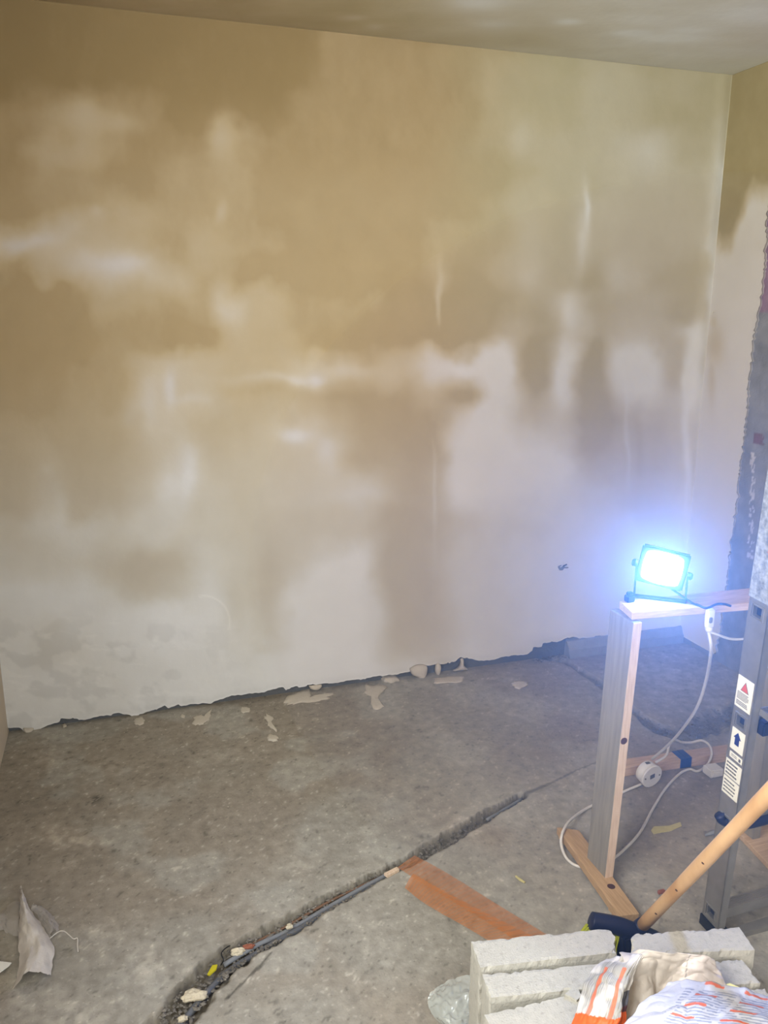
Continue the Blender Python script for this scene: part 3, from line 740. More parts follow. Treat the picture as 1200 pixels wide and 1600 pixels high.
# brace arm towards the room at the second rung from top
bm = bmesh.new(); a_ = LB+AL @ np.array([.022, -.03, .600]); d_ = np.array([.03, -1, -.12]); d_ /= np.linalg.norm(d_)
bx(bm, (-.002, -.008, 0), (.002, .008, .22), 0, axes(d_, (1, 0, 0)), a_); obj('brace_arm', bm, M_alu, lad)
bm = bmesh.new(); a_ = LB+AL @ np.array([.045, -.032, .555]); bx(bm, (-.018, -.012, -.018), (.018, .012, .018), .004, AL, a_); obj('brace_catch', bm, M_navy, lad)
# dark strap wound round the rung
bm = bmesh.new()
s_pts = [LB+AL @ np.array(v) for v in ((-.010, .012, .292), (.0, .006, .278), (.03, -.012, .272), (.08, -.016, .270), (.16, -.016, .274), (.26, -.012, .276))]
tube(bm, crs(s_pts, 5), .013, 10); tag(obj('rung_sleeve', bm, M_navy, lad, True), 'dark blue padded sleeve on the rung')
# stickers
def sticker(s0, s1_, t0, t1, m=M_stick, d0=.0, d1=.0008, parent=None, skew=0):
    bm = bmesh.new(); P4 = [(s0, t0), (s1_, t0+skew), (s1_, t1+skew), (s0, t1)]
    prism(bm, [LB+AL @ np.array([-d0, s, t]) for s, t in P4], (0, 0, 0), AL @ np.array([-(d1-d0), 0, 0])); return bm
def st(name, label, *a): return tag(obj(name, sticker(*a), M_stick, lad), label)
S1 = st('sticker', 'warning sticker with red triangle', -.0235, .0265, .591, .671)
bm = bmesh.new(); prism(bm, [LB+AL @ np.array([-.0008, s, t]) for s, t in ((-.012, .636), (.014, .636), (.001, .662))], (0, 0, 0), AL @ np.array([-.0005, 0, 0])); tri = obj('warning_triangle', bm, M_ink, S1)
bm = bmesh.new(); prism(bm, [LB+AL @ np.array([-.0013, s, t]) for s, t in ((-.0095, .638), (.0115, .638), (.001, .659))], (0, 0, 0), AL @ np.array([-.0004, 0, 0])); obj('triangle_fill', bm, M_red, S1)
def lines(par, s0, s1_, t0, t1, n, m=M_ink, hgt=.0016, wob=.4):
    bm = bmesh.new()
    for k in range(n):
        t_ = t1-(k+.5)*(t1-t0)/n; e = s0+(s1_-s0)*random.uniform(0, wob)*.6
        # a row of short words
        s = s1_
        while s > e+.003:
            wl = random.uniform(.004, .009); e2 = max(s-wl, e)
            bx(bm, (-.0014, e2, t_-hgt/2), (-.0008, s, t_+hgt/2), 0, AL, LB); s = e2-.0014
    o = tag(obj('printed_lines', bm, m, par), kind='stuff'); return o
lines(S1, -.018, .022, .612, .632, 6, hgt=.0014); lines(S1, -.018, .022, .597, .609, 3, hgt=.0020)
S2 = st('sticker', 'sticker with a blue arrow pointing up', -.021, .021, .478, .535)
bm = bmesh.new(); prism(bm, [LB+AL @ np.array([-.0008, s, t]) for s, t in ((-.006, .494), (.008, .494), (.008, .512), (.013, .512), (.001, .528), (-.011, .512), (-.006, .512))], (0, 0, 0), AL @ np.array([-.0006, 0, 0])); obj('arrow', bm, M_blue, S2)
S3 = st('sticker', 'narrow pale sticker', -.023, .018, .455, .470)
bm = bmesh.new(); bx(bm, (-.0014, -.019, .458), (-.0008, -.013, .466), 0, AL, LB); obj('dark_mark', bm, M_ink, S3)
lines(S3, -.010, .012, .459, .467, 2, hgt=.0012)
S4 = st('sticker', 'pale sticker with coarse printed lines', -.026, .026, .402, .446); lines(S4, -.022, .022, .405, .443, 4, hgt=.0042)
S5 = st('sticker', 'lowest pale sticker with dark printed lines', -.026, .026, .352, .398); lines(S5, -.022, .022, .356, .394, 4, hgt=.0034)
S6 = st('sticker', 'scuffed red warning label remnant', -.022, -.004, 1.03, 1.07)
bm = bmesh.new(); prism(bm, [LB+AL @ np.array([-.0043, s, t]) for s, t in ((-.024, .985), (-.006, .985), (-.015, 1.005))], (0, 0, 0), AL @ np.array([-.0005, 0, 0])); obj('warning_triangle', bm, M_red, lad)

# ------------------------------------------------------------------ broom
bf = ZP(1003, 1447, .10); bt = np.array([-1.52, -2.10, .765])
v_ = ray(1215, 1226); v_ = v_/np.linalg.norm(v_); bt = CAM+v_*1.60
hd = (bt-bf)/np.linalg.norm(bt-bf)
broom = thing('broom', 'broom standing head down behind the blocks, wooden handle and navy head', 'broom', (bf[0], bf[1], 0))
bm = bmesh.new(); tube(bm, np.array([bf-hd*.03+hd*s for s in np.linspace(0, 1.25, 14)]), [.0145+.0004*math.sin(i*1.7) for i in range(14)], 18); obj('handle', bm, M_handle, broom, True)
for k, s in enumerate((.14, .30, .47)):
    bm = bmesh.new(); pq = bf+hd*s; toC = CAM-pq; toC -= hd*(toC @ hd); toC /= np.linalg.norm(toC)
    toC = toC+np.cross(hd, toC)*random.uniform(-.4, .4); toC /= np.linalg.norm(toC)
    lathe(bm, [(.0035, .0128), (.0028, .0152)], pq, toC, 10); obj('knot', bm, M_knot, broom)
bm = bmesh.new(); tube(bm, [bf-hd*.055, bf-hd*.03, bf+hd*.004, bf+hd*.012], [.024, .021, .019, .017], 18); tag(obj('socket', bm, M_navy, broom, True), 'navy plastic socket')
hl = ZP(928, 1440, .105); hr_ = ZP(1036, 1466, .070)
bm = bmesh.new(); tube(bm, crs([hl+(hl-hr_)*.06, hl, hl*.7+hr_*.3+np.array([0, 0, .004]), hl*.35+hr_*.65, hr_], 6), np.interp(np.linspace(0, 1, 25), [0, .06, .2, .6, .9, 1], [.008, .018, .022, .022, .016, .008]), 16)
tag(obj('head', bm, M_navy, broom, True), 'navy plastic broom head')
bm = bmesh.new(); mid = hl*.45+hr_*.55
hexa(bm, [mid+np.array(o) for o in ((-.03, -.03, -.085), (.04, -.03, -.085), (.04, .012, -.085), (-.03, .012, -.085), (-.035, -.02, 0), (.045, -.02, 0), (.045, .012, 0), (-.035, .012, 0))])
bmesh.ops.bevel(bm, geom=list(bm.edges), offset=.004, segments=2, affect='EDGES'); obj('head_skirt', bm, M_navy, broom)
bm = bmesh.new()
for k in range(150):
    s = random.uniform(-.05, .55); a_ = hl*(1-s)+hr_*s+np.array([random.uniform(-.01, .01), random.uniform(-.01, .01), -.012])
    out = (.42-s)*.16
    b_ = np.array([a_[0]-out, a_[1]-out*.10+random.uniform(-.01, .01), random.uniform(.004, .012)])
    tube(bm, [a_, (a_+b_)/2+np.array([-.004, 0, .003]), b_], [.0022, .002, .0014], 4)
tag(obj('bristles', bm, M_bris, broom), 'yellow-green bristles', kind='stuff')

# ------------------------------------------------------------------ aerated concrete blocks (standing on edge, top at z=.25)
def block(name_lab, corners, ztop=.25, zbot=.0, seed=0, chip=None):
    """corners: far-left, far-right, near-right, near-left on the top face (x, y)"""
    r = np.random.RandomState(seed); nu, nv, nw = 34, 8, 18
    c = [np.array(p_[:2]) for p_ in corners]
    def S(u, v): return (c[3]*(1-u)+c[2]*u)*(1-v)+(c[0]*(1-u)+c[1]*u)*v
    bm = bmesh.new(); vd = {}
    def vert(i, j, k):
        key = (i, j, k)
        if key in vd: return vd[key]
        u, v, w_ = i/nu, j/nv, k/nw; p_ = S(u, v); z = zbot+(ztop-zbot)*w_
        on = (i in (0, nu))+(j in (0, nv))+(k in (0, nw))
        q_ = np.array([p_[0], p_[1], z])
        cen = np.array([*(sum(c)/4), (ztop+zbot)/2]); dr = q_-cen
        if on >= 2:
            amt = r.uniform(.0003, .0022) if r.rand() < .75 else r.uniform(.002, .005)
            ctr = np.array([*S(min(max(u, .06), .94), min(max(v, .2), .8)), z*.94+cen[2]*.06]); dd = ctr-q_; q_ = q_+dd/max(np.linalg.norm(dd), 1e-6)*amt
        else: q_ = q_+r.uniform(-.0003, .0003, 3)
        if chip and k == nw: q_ = chip(q_, u, v)
        vd[key] = bm.verts.new(V(q_)); return vd[key]
    def face(a): 
        try: bm.faces.new(a)
        except ValueError: pass
    for i in range(nu):
        for j in range(nv):
            for k in (0, nw): face([vert(i, j, k), vert(i+1, j, k), vert(i+1, j+1, k), vert(i, j+1, k)])
        for k in range(nw):
            for j in (0, nv): face([vert(i, j, k), vert(i+1, j, k), vert(i+1, j, k+1), vert(i, j, k+1)])
    for j in range(nv):
        for k in range(nw):
            for i in (0, nu): face([vert(i, j, k), vert(i, j+1, k), vert(i, j+1, k+1), vert(i, j, k+1)])
    o = obj('aerated_block', bm, M_block); return tag(o, name_lab, 'block', 'aerated concrete blocks')
zt = .25
def Q(*pts, z=zt): return [ZP(a, b, z) for a, b in pts]
def rough_end(amp, seed):
    r = np.random.RandomState(seed); ph = r.uniform(0, 6, 4)
    def f(q_, u, v):
        if u > .97: q_ = q_+np.array([amp*(math.sin(v*7+ph[0])+.6*math.sin(v*17+ph[1])), 0, -abs(amp)*.3*math.sin(v*9+ph[2])**2])
        return q_
    return f
def rough_end0(amp, seed):
    r = np.random.RandomState(seed); ph = r.uniform(0, 6, 4)
    def f(q_, u, v):
        if u < .03: q_ = q_+np.array([amp*(math.sin(v*7+ph[0])+.6*math.sin(v*17+ph[1])), 0, 0])
        return q_
    return f
block('pale aerated block at the left back of the stack, right end broken', Q((735, 1470), (954, 1450), (966, 1488), (750, 1512)), seed=1, chip=rough_end(.004, 3))
block('pale aerated block in the middle of the left row, end overlapped by the bag', Q((753, 1520), (1000, 1497), (1010, 1535), (766, 1557)), zt-.003, seed=2)
block('pale aerated block nearest the lower edge, turned askew, its top corner cracked', Q((756, 1582), (925, 1543), (1010, 1640), (800, 1668)), zt-.004, seed=3)
block('pale aerated block behind the bag next to the ladder foot, crossed by a shadow', Q((990, 1461), (1155, 1450), (1180, 1487), (985, 1494)), zt+.004, seed=4, chip=rough_end0(.005, 4))
block('pale aerated block right of the bag, second row from the ladder', Q((1010, 1503), (1160, 1493), (1190, 1531), (1025, 1541)), zt-.008, seed=5)
block('pale aerated block at the right edge under the bag corner', Q((1060, 1546), (1196, 1536), (1225, 1578), (1070, 1590)), zt-.012, seed=6)
# crack in the nearest block: a loose chip of its corner
bm = bmesh.new(); cp = [ZP(a, b, zt-.0035) for a, b in ((882, 1556), (890, 1550), (904, 1549), (908, 1560), (901, 1566), (893, 1561))]
prism(bm, cp, (0, 0, 0), (0, 0, .005)); tag(obj('block_chip', bm, M_block), 'thin loose chip on the cracked corner of the nearest block', 'chip')

# ------------------------------------------------------------------ cement bag
bag = thing('cement_bag', 'crumpled opened paper cement bag, white with orange and grey print, on the blocks', 'bag', ZP(1060, 1600, .26))
def patch(name, net, nu, nv, colf, amp, seed, label=None):
    ctrl = [[ZP(a, b, z) for a, b, z in row] for row in net]
    G = bez_grid(ctrl, nu, nv)   # (cols, rows, 3)
    n, m, _ = G.shape
    U, Vv = np.meshgrid(np.linspace(0, 1, n), np.linspace(0, 1, m), indexing='ij')
    N_ = np.cross(np.gradient(G, axis=0), np.gradient(G, axis=1)); N_ /= np.linalg.norm(N_, axis=2)[..., None]+1e-9
    s = np.where(N_[..., 2:3] < 0, -1, 1); N_ = N_*s
    h = np.abs(fbm(U*4+3, Vv*3.4, seed, 2)-.5)*2.4; h2 = np.abs(fbm(U*9+7, Vv*7, seed+5, 2)-.5)*2
    G = G+N_*(amp*(h-.35)+amp*.45*(h2-.3))[..., None]
    c = colf(U, Vv, fbm(U*30, Vv*30, seed+9, 3))
    me = gridmesh(name, G, c); o = link(name, me, M_bag, bag, True)
    md = o.modifiers.new('thick', 'SOLIDIFY'); md.thickness = .0012
    if label: o['label'] = label
    return o
WHT, CRM, ORG, GRY, DRK = lin((196, 194, 194)), lin((188, 178, 164)), lin((222, 96, 46)), lin((138, 134, 130)), lin((52, 54, 66))
def mixc(c, k, m_): return c*(1-m_[..., None])+k*m_[..., None]
def words(U, Vv, rows, seed, fill=.72, wl=26):
    r_ = np.floor(Vv*rows); f_ = Vv*rows-r_
    wv = vnoise(U*wl+r_*7.3, r_*3.1, seed)
    return ((f_ > .28) & (f_ < .74) & (wv > 1-fill)).astype(float)
def colA(U, Vv, n):
    c = np.ones(U.shape+(3,))*lin((200, 194, 184))
    pt_ = sstep(.66, .54, fbm(U*5, Vv*5, 71, 2))*(Vv > .3)*(Vv < .93)*(U < .92)
    c = mixc(c, lin((150, 146, 134)), pt_*.55); c = mixc(c, lin((110, 106, 98)), ((U*34 % 1) > .55)*pt_*.55)
    for a_, b_ in ((.18, .25), (.52, .60)): c = mixc(c, ORG, ((U > a_) & (U < b_) & (Vv > .12) & (Vv < .85)).astype(float)*.75)
    c = mixc(c, ORG, (Vv < .31+.04*(n-.5)).astype(float))
    c = mixc(c, ORG, ((U > .78) & (Vv < .42)).astype(float)); c = mixc(c, DRK, ((U > .80) & (Vv > .36) & (Vv < .60)).astype(float)*.9)
    return c
def colB(U, Vv, n):
    c = np.ones(U.shape+(3,))*CRM; c = mixc(c, lin((234, 222, 214)), sstep(.55, .7, U+.3*(n-.5))*.7)
    c = mixc(c, DRK, (np.abs(U-.62-.10*Vv) < .004).astype(float)*.6); return c
def colC(U, Vv, n):
    c = np.ones(U.shape+(3,))*WHT
    # paragraphs: grey rows with orange headings running obliquely
    A_ = U*1.0+Vv*.18; R_ = Vv-U*.10
    para = ((A_*3.1 % 1) > .12)
    c = mixc(c, lin((128, 134, 152)), words(A_, R_, 26, 15, .8, 30)*.75*para*(U > .22)*(Vv > .1))
    hd_ = ((R_*6 % 1) > .80)*((A_*3.1 % 1) > .12)*((A_*3.1 % 1) < .62)*(U > .25)
    c = mixc(c, ORG, hd_.astype(float)*.85)
    c = mixc(c, lin((226, 120, 84)), ((Vv > .62) & (Vv < .70) & (U > .36) & (U < .60)).astype(float))
    return c
patch('printed_side', [[(880, 1625, .262), (905, 1632, .275), (940, 1636, .28), (972, 1634, .275)],
       [(896, 1590, .275), (925, 1596, .30), (958, 1600, .31), (980, 1596, .30)],
       [(908, 1548, .285), (938, 1556, .315), (968, 1564, .325), (982, 1560, .315)],
       [(922, 1518, .285), (950, 1524, .325), (975, 1530, .335), (990, 1528, .325)],
       [(946, 1500, .28), (972, 1492, .325), (998, 1489, .345), (1006, 1492, .345)]], 34, 28, colA, .009, 3, 'creased side with grey text and orange bands')
patch('open_mouth', [[(968, 1490, .325), (1012, 1485, .345), (1056, 1488, .34), (1098, 1492, .325), (1116, 1500, .30)],
       [(975, 1505, .335), (1014, 1500, .335), (1050, 1508, .315), (1090, 1508, .315), (1124, 1518, .28)],
       [(975, 1530, .32), (1010, 1530, .30), (1040, 1540, .28), (1088, 1528, .295), (1134, 1540, .265)],
       [(975, 1575, .29), (1010, 1570, .28), (1040, 1570, .27), (1090, 1560, .27), (1150, 1560, .255)],
       [(975, 1625, .27), (1010, 1620, .265), (1050, 1610, .26), (1100, 1600, .26), (1160, 1590, .255)]], 26, 26, colB, .008, 13, 'cream inner side of the paper')
patch('front_panel', [[(1046, 1542, .335), (1084, 1532, .345), (1130, 1542, .335), (1180, 1553, .325), (1240, 1566, .30)],
       [(1020, 1560, .345), (1066, 1558, .375), (1120, 1565, .375), (1180, 1574, .36), (1245, 1588, .33)],
       [(992, 1582, .34), (1046, 1584, .385), (1104, 1590, .395), (1172, 1596, .38), (1250, 1608, .34)],
       [(962, 1610, .32), (1030, 1614, .37), (1096, 1622, .39), (1170, 1628, .38), (1255, 1636, .33)],
       [(940, 1650, .27), (1020, 1655, .30), (1090, 1660, .31), (1170, 1666, .30), (1260, 1672, .27)]], 40, 34, colC, .009, 23, 'white printed front panel')
# yellow note under the bag at the right
bm = bmesh.new(); yp = [ZP(a, b, .262) for a, b in ((1130, 1541), (1140, 1538), (1196, 1562), (1192, 1568))]; prism(bm, yp, (0, 0, 0), (0, 0, .003))
tag(obj('yellow_card', bm, mat('yellow_card_paper', (232, 224, 150), .7)), 'strip of pale yellow card poking out behind the bag', 'card')

# ------------------------------------------------------------------ clear plastic film by the blocks
fl_ = [[(672, 1552, .012), (690, 1538, .02), (715, 1528, .03), (745, 1520, .05)],
       [(668, 1566, .010), (690, 1560, .035), (716, 1556, .045), (745, 1552, .05)],
       [(676, 1585, .006), (694, 1588, .03), (716, 1586, .03), (742, 1580, .03)],
       [(690, 1600, .004), (704, 1606, .02), (722, 1604, .02), (742, 1600, .01)]]
ctrl = [[ZP(a, b, z) for a, b, z in r_] for r_ in fl_]; G = bez_grid(ctrl, 14, 14); n, m, _ = G.shape
U, Vv = np.meshgrid(np.linspace(0, 1, n), np.linspace(0, 1, m), indexing='ij'); G[..., 2] += .014*(np.abs(fbm(U*6, Vv*6, 44)-.5)*2-.2); G[..., 2] = np.maximum(G[..., 2], .002)
tag(link('plastic_film', gridmesh('plastic_film', G), M_film, None, True), 'scrap of crumpled clear plastic film against the left block', 'plastic film')

# ------------------------------------------------------------------ orange glass-fibre mesh strips
def mesh_strip(name, left, right, nu, nv, label, z0=.004, curl=.012, loose=0):
    A_ = [ZP(a, b, z0) for a, b in left]; B_ = [ZP(a, b, z0) for a, b in right]
    G = loft(A_, B_, 8, nu+1); idx_ = np.linspace(0, G.shape[0]-1, nv+1).astype(int); G = G[idx_]
    n, m, _ = G.shape; U = np.linspace(0, 1, m)[None, :]; T_ = np.linspace(0, 1, n)[:, None]
    G[..., 2] += curl*(.5+.5*np.cos(T_*2.6+U*.8))*(.35+1.0*np.sin(U*math.pi)**2)+.002*fbm(T_*9+U*2, U*7, 3)
    verts = []; faces = []
    def ribbon(a_, b_, w_):
        d_ = b_-a_; sd = np.cross(d_, [0, 0, 1.0]); sd = sd/(np.linalg.norm(sd)+1e-9)*w_/2; k = len(verts)
        verts.extend([a_-sd, a_+sd, b_+sd, b_-sd]); faces.append((k, k+1, k+2, k+3))
    for j in range(m):
        for i in range(n-1): ribbon(G[i, j], G[i+1, j], .0012)
    for i in range(n):
        for j in range(m-1): ribbon(G[i, j]+[0, 0, .0003], G[i, j+1]+[0, 0, .0003], .0010)
    me = bpy.data.meshes.new(name); me.from_pydata([tuple(map(float, v)) for v in verts], [], faces); me.update()
    return tag(link(name, me, M_mesh), label, 'mesh strip', 'orange glass-fibre mesh strips')
mesh_strip('mesh_strip', [(648, 1338), (696, 1364), (770, 1410), (862, 1466)], [(622, 1356), (664, 1382), (740, 1428), (820, 1478)], 22, 90, 'duller orange mesh strip bridging the cable trench, behind the brighter one', .004, .001)
mesh_strip('mesh_strip', [(646, 1366), (690, 1392), (760, 1428), (850, 1472)], [(633, 1388), (664, 1412), (720, 1444), (784, 1482)], 26, 80, 'brighter orange mesh strip with frayed end in front, beside the trench', .009, .003)

# ------------------------------------------------------------------ cloth scrap at lower left
cloth = thing('cloth_scrap', 'torn off-white nonwoven cloth scrap with a loose thread, lower left floor', 'cloth', ZP(50, 1480, 0))
def sheet(name, left, right, m_, label=None, base=.004, hgt=.02, seed=1, parent=cloth):
    A_ = [ZP(a, b, base) for a, b in left]; B_ = [ZP(a, b, base) for a, b in right]
    G = loft(A_, B_, 8, 26); n, m, _ = G.shape; U = np.linspace(0, 1, m)[None, :]; T_ = np.linspace(0, 1, n)[:, None]
    G[..., 2] += hgt*np.sin(U*math.pi)*(.4+.8*fbm(T_*4+seed, U*3, seed))+.004*fbm(T_*14+seed, U*12, seed+3)
    G[..., :2] += (.004*(vnoise(T_*22+0*U, U*22+0*T_, seed+7)-.5))[..., None]
    o = link(name, gridmesh(name, G), m_, parent, True)
    if label: o['label'] = label
    return o
sheet('middle_fold', [(33, 1396), (31, 1415), (31, 1440), (28, 1455), (30, 1490), (28, 1520), (21, 1546)], [(34, 1396), (42, 1410), (48, 1425), (68, 1450), (86, 1482), (82, 1502), (80, 1526)], M_cloth, None, .010, .035, 5)
sheet('left_flap', [(-40, 1440), (-20, 1425), (0, 1427), (18, 1411), (32, 1409)], [(-40, 1470), (-25, 1466), (0, 1454), (15, 1461), (30, 1466)], M_clothT, 'thin translucent flap', .004, .014, 8)
sheet('right_flap', [(48, 1424), (58, 1430), (64, 1445), (72, 1458), (78, 1465)], [(58, 1424), (67, 1421), (84, 1434), (92, 1450), (91, 1458)], M_clothT, 'thin translucent flap', .008, .018, 9)
bm = bmesh.new(); tube(bm, crs([ZP(a, b, .012) for a, b in ((78, 1466), (91, 1456), (100, 1455), (108, 1461), (115, 1467), (121, 1466), (121, 1478), (122, 1487))], 6), .0014, 6); obj('thread', bm, M_cloth, cloth, True)
bm = bmesh.new(); pp = [ZP(a, b, .012) for a, b in ((-10, 1500), (0, 1503), (18, 1505), (14, 1510), (0, 1520), (-14, 1526))]; prism(bm, pp, (0, 0, 0), (0, 0, .002)); tag(obj('paper_scrap', bm, mat('paper', (226, 224, 212), .8)), 'pale paper scrap at the left edge beside the cloth', 'paper scrap')

# ------------------------------------------------------------------ plaster drips, splats and crumbs
def splat(pts_px, label, h=.0025, name='plaster_splat', z=.001):
    c = [ZP(a, b, z) for a, b in pts_px]; n = len(c); P = crs(c+[c[0]], 4)[:-1]
    ctr = P.mean(0); bm = bmesh.new(); r = random.Random(int(pts_px[0][0]))
    jit = [1+r.uniform(-.20, .20) for _ in P]
    rings = []
    for f_, zz_ in ((1.0, -.003), (.96, h*.55), (.7, h*.9), (.35, h)):
        rings.append([bm.verts.new(V([ctr[0]+(p_[0]-ctr[0])*f_*j_, ctr[1]+(p_[1]-ctr[1])*f_*j_, z+zz_+(r.uniform(-.15, .15)*h if zz_ > 0 else 0)])) for p_, j_ in zip(P, jit)])
    k = len(P)
    for a_, b_ in zip(rings[:-1], rings[1:]):
        for i in range(k): bm.faces.new([a_[i], a_[(i+1) % k], b_[(i+1) % k], b_[i]])
    bm.faces.new(rings[-1]); bm.faces.new(rings[0][::-1])
    return tag(obj(name, bm, M_plas, None, True), label, 'plaster', 'dried plaster splats on the floor by the wall')
splat([(209, 1126), (213, 1122), (222, 1121), (227, 1125), (225, 1130), (216, 1133), (210, 1130)], 'round plaster splat under the wall left of the others')
splat([(300, 1130), (303, 1121), (312, 1117), (322, 1119), (330, 1108), (327, 1122), (320, 1130), (309, 1132)], 'spiky plaster splat, second from the left wall')
splat([(375, 1109), (380, 1105), (390, 1107), (389, 1112), (378, 1114)], 'small plaster splat between the two spiky ones')
splat([(412, 1122), (418, 1115), (429, 1122), (424, 1128), (433, 1142), (420, 1135), (418, 1127)], 'forked streak of plaster out on the floor')
splat([(416, 1152), (422, 1148), (434, 1151), (433, 1157), (420, 1158)], 'oval plaster blob below the forked streak', .005)
splat([(446, 1098), (452, 1085), (470, 1078), (484, 1077), (487, 1088), (505, 1086), (524, 1083), (512, 1091), (492, 1096), (470, 1098), (450, 1102)], 'widest flat plaster patch at the wall foot', .004)
splat([(568, 1074), (578, 1070), (604, 1071), (600, 1080), (592, 1088), (592, 1100), (600, 1104), (586, 1106), (578, 1098), (580, 1088), (570, 1084)], 'tall branching plaster patch right of the widest one', .004)
splat([(595, 1060), (603, 1055), (615, 1056), (623, 1063), (615, 1067), (598, 1066)], 'thick rounded plaster lump against the wall foot', .014)
splat([(676, 1061), (690, 1059), (712, 1057), (728, 1060), (720, 1066), (700, 1066), (684, 1068)], 'flat pale streak below the hanging plaster drips', .003)
splat([(798, 1068), (806, 1065), (822, 1066), (823, 1072), (812, 1076), (803, 1073)], 'plaster splat alone on the floor left of the stand', .004)
splat([(281, 1120), (285, 1117), (290, 1119), (288, 1122)], 'tiny plaster dot left of the spiky splat', .004)
splat([(97, 1134), (101, 1131), (104, 1134), (100, 1137)], 'small plaster crumb near the left corner', .005)
def drip(pts_px, label, yb=-.006):
    c = [YP(a, b, yb) for a, b in pts_px]; P = crs(c+[c[0]], 4)[:-1]; ctr = P.mean(0); bm = bmesh.new(); k = len(P); rings = []
    for f_, d_ in ((1.0, .012), (1.0, -.002), (.75, -.010), (.4, -.014)):
        rings.append([bm.verts.new(V([ctr[0]+(p_[0]-ctr[0])*f_, p_[1]+d_, ctr[2]+(p_[2]-ctr[2])*f_])) for p_ in P])
    for a_, b_ in zip(rings[:-1], rings[1:]):
        for i in range(k): bm.faces.new([a_[i], a_[(i+1) % k], b_[(i+1) % k], b_[i]])
    bm.faces.new(rings[-1]); bm.faces.new(rings[0][::-1])
    return tag(obj('plaster_drip', bm, M_plas, None, True), label, 'plaster', 'plaster drips over the wall gap')
drip([(641, 1046), (652, 1040), (667, 1041), (667, 1052), (664, 1060), (669, 1068), (660, 1064), (652, 1058), (644, 1054)], 'lumpy plaster drip bridging the dark gap, left of the leaf-shaped one', -.012)
drip([(681, 1040), (685, 1036), (689, 1041), (688, 1050), (684, 1056), (680, 1049)], 'leaf-shaped plaster drip over the dark gap')
drip([(720, 1030), (724, 1030), (725, 1040), (731, 1046), (718, 1048), (708, 1048), (718, 1042)], 'flared plaster drip like a fishtail over the dark gap', -.008)
drip([(483, 1072), (502, 1070), (500, 1076), (492, 1078), (485, 1076)], 'short rounded plaster drip left of the thick lump')
drip([(36, 1138), (52, 1138), (50, 1143), (44, 1145), (38, 1143)], 'small tan plaster drip close to the left corner')

# countless crumbs and specks
def crumbs(name, n, mat_, label, place, size, seed, cat):
    r = np.random.RandomState(seed); verts = []; faces = []
    base_v = np.array([(1, 0, 0), (-1, 0, 0), (0, 1, 0), (0, -1, 0), (0, 0, 1), (0, 0, -1)], float)
    base_f = [(0, 2, 4), (2, 1, 4), (1, 3, 4), (3, 0, 4), (2, 0, 5), (1, 2, 5), (3, 1, 5), (0, 3, 5)]
    for k in range(n):
        x, y, z, s = place(r); a_ = r.uniform(0, 6.28); sc = np.array([s*r.uniform(.6, 1.6), s*r.uniform(.5, 1.1), s*r.uniform(.3, .8)])
        vv = base_v*r.uniform(.6, 1.2, (6, 1))*sc; ca, sa = math.cos(a_), math.sin(a_)
        vv = np.stack([vv[:, 0]*ca-vv[:, 1]*sa+x, vv[:, 0]*sa+vv[:, 1]*ca+y, vv[:, 2]+z], 1); b_ = len(verts)
        verts.extend(map(tuple, vv)); faces.extend([tuple(b_+i for i in f) for f in base_f])
    me = bpy.data.meshes.new(name); me.from_pydata(verts, [], faces); me.update()
    return tag(link(name, me, mat_), label, cat, kind='stuff')
def pl_floor(r):
    if r.rand() < .45: p_ = ZP(r.uniform(20, 1100), 1000, 0); y = -abs(r.normal(0, .14))-.015; x = r.uniform(-W+.02, -.1)
    else: x, y = r.uniform(-W+.02, -.1), r.uniform(-1.9, -.02)
    return x, y, .001, r.choice([.0012, .002, .003], p=[.6, .3, .1])
crumbs('plaster_crumbs', 650, M_plas, 'scattered pale plaster specks all over the screed floor', pl_floor, 0, 31, 'debris')
T1a = np.array(T1); seglen = np.r_[0, np.cumsum(np.linalg.norm(np.diff(T1a[:, :2], axis=0), axis=1))]
def pl_tr(r):
    s = r.uniform(0, seglen[-1])*r.uniform(.0, 1)**.2; x = np.interp(s, seglen, T1a[:, 0]); y = np.interp(s, seglen, T1a[:, 1]); w_ = np.interp(s, seglen, T1w)
    x2 = np.interp(s+.01, seglen, T1a[:, 0])-x; y2 = np.interp(s+.01, seglen, T1a[:, 1])-y; L_ = math.hypot(x2, y2)+1e-9; o = r.uniform(-.8, .8)*w_
    return x-y2/L_*o, y+x2/L_*o, -.034+.022*abs(o/w_)+r.uniform(0, .014), r.uniform(.002, .008)*(w_/.04)**.5
crumbs('trench_rubble', 1300, M_rub, 'loose grey rubble lying in the chased cable trench', pl_tr, 0, 32, 'rubble')
T2a = np.array(T2)[4:]; s2l = np.r_[0, np.cumsum(np.linalg.norm(np.diff(T2a[:, :2], axis=0), axis=1))]
def pl_t2(r):
    s = r.uniform(0, s2l[-1]); x = np.interp(s, s2l, T2a[:, 0]); y = np.interp(s, s2l, T2a[:, 1]); return x+r.normal(0, .04), y+r.normal(0, .035), -.006, r.uniform(.002, .009)
crumbs('chase_rubble', 260, M_rub, 'dark rubble in the rough chase behind the lamp stand', pl_t2, 0, 33, 'rubble')
def pl_c(r):
    q_ = YP(r.uniform(832, 886), 1027, -.01); return q_[0], q_[1]+r.uniform(-.03, .02), r.uniform(0, .01), r.uniform(.003, .009)
crumbs('corner_rubble', 50, M_rub, 'rubble at the broken wall foot left of the concrete kerb', pl_c, 0, 34, 'rubble')

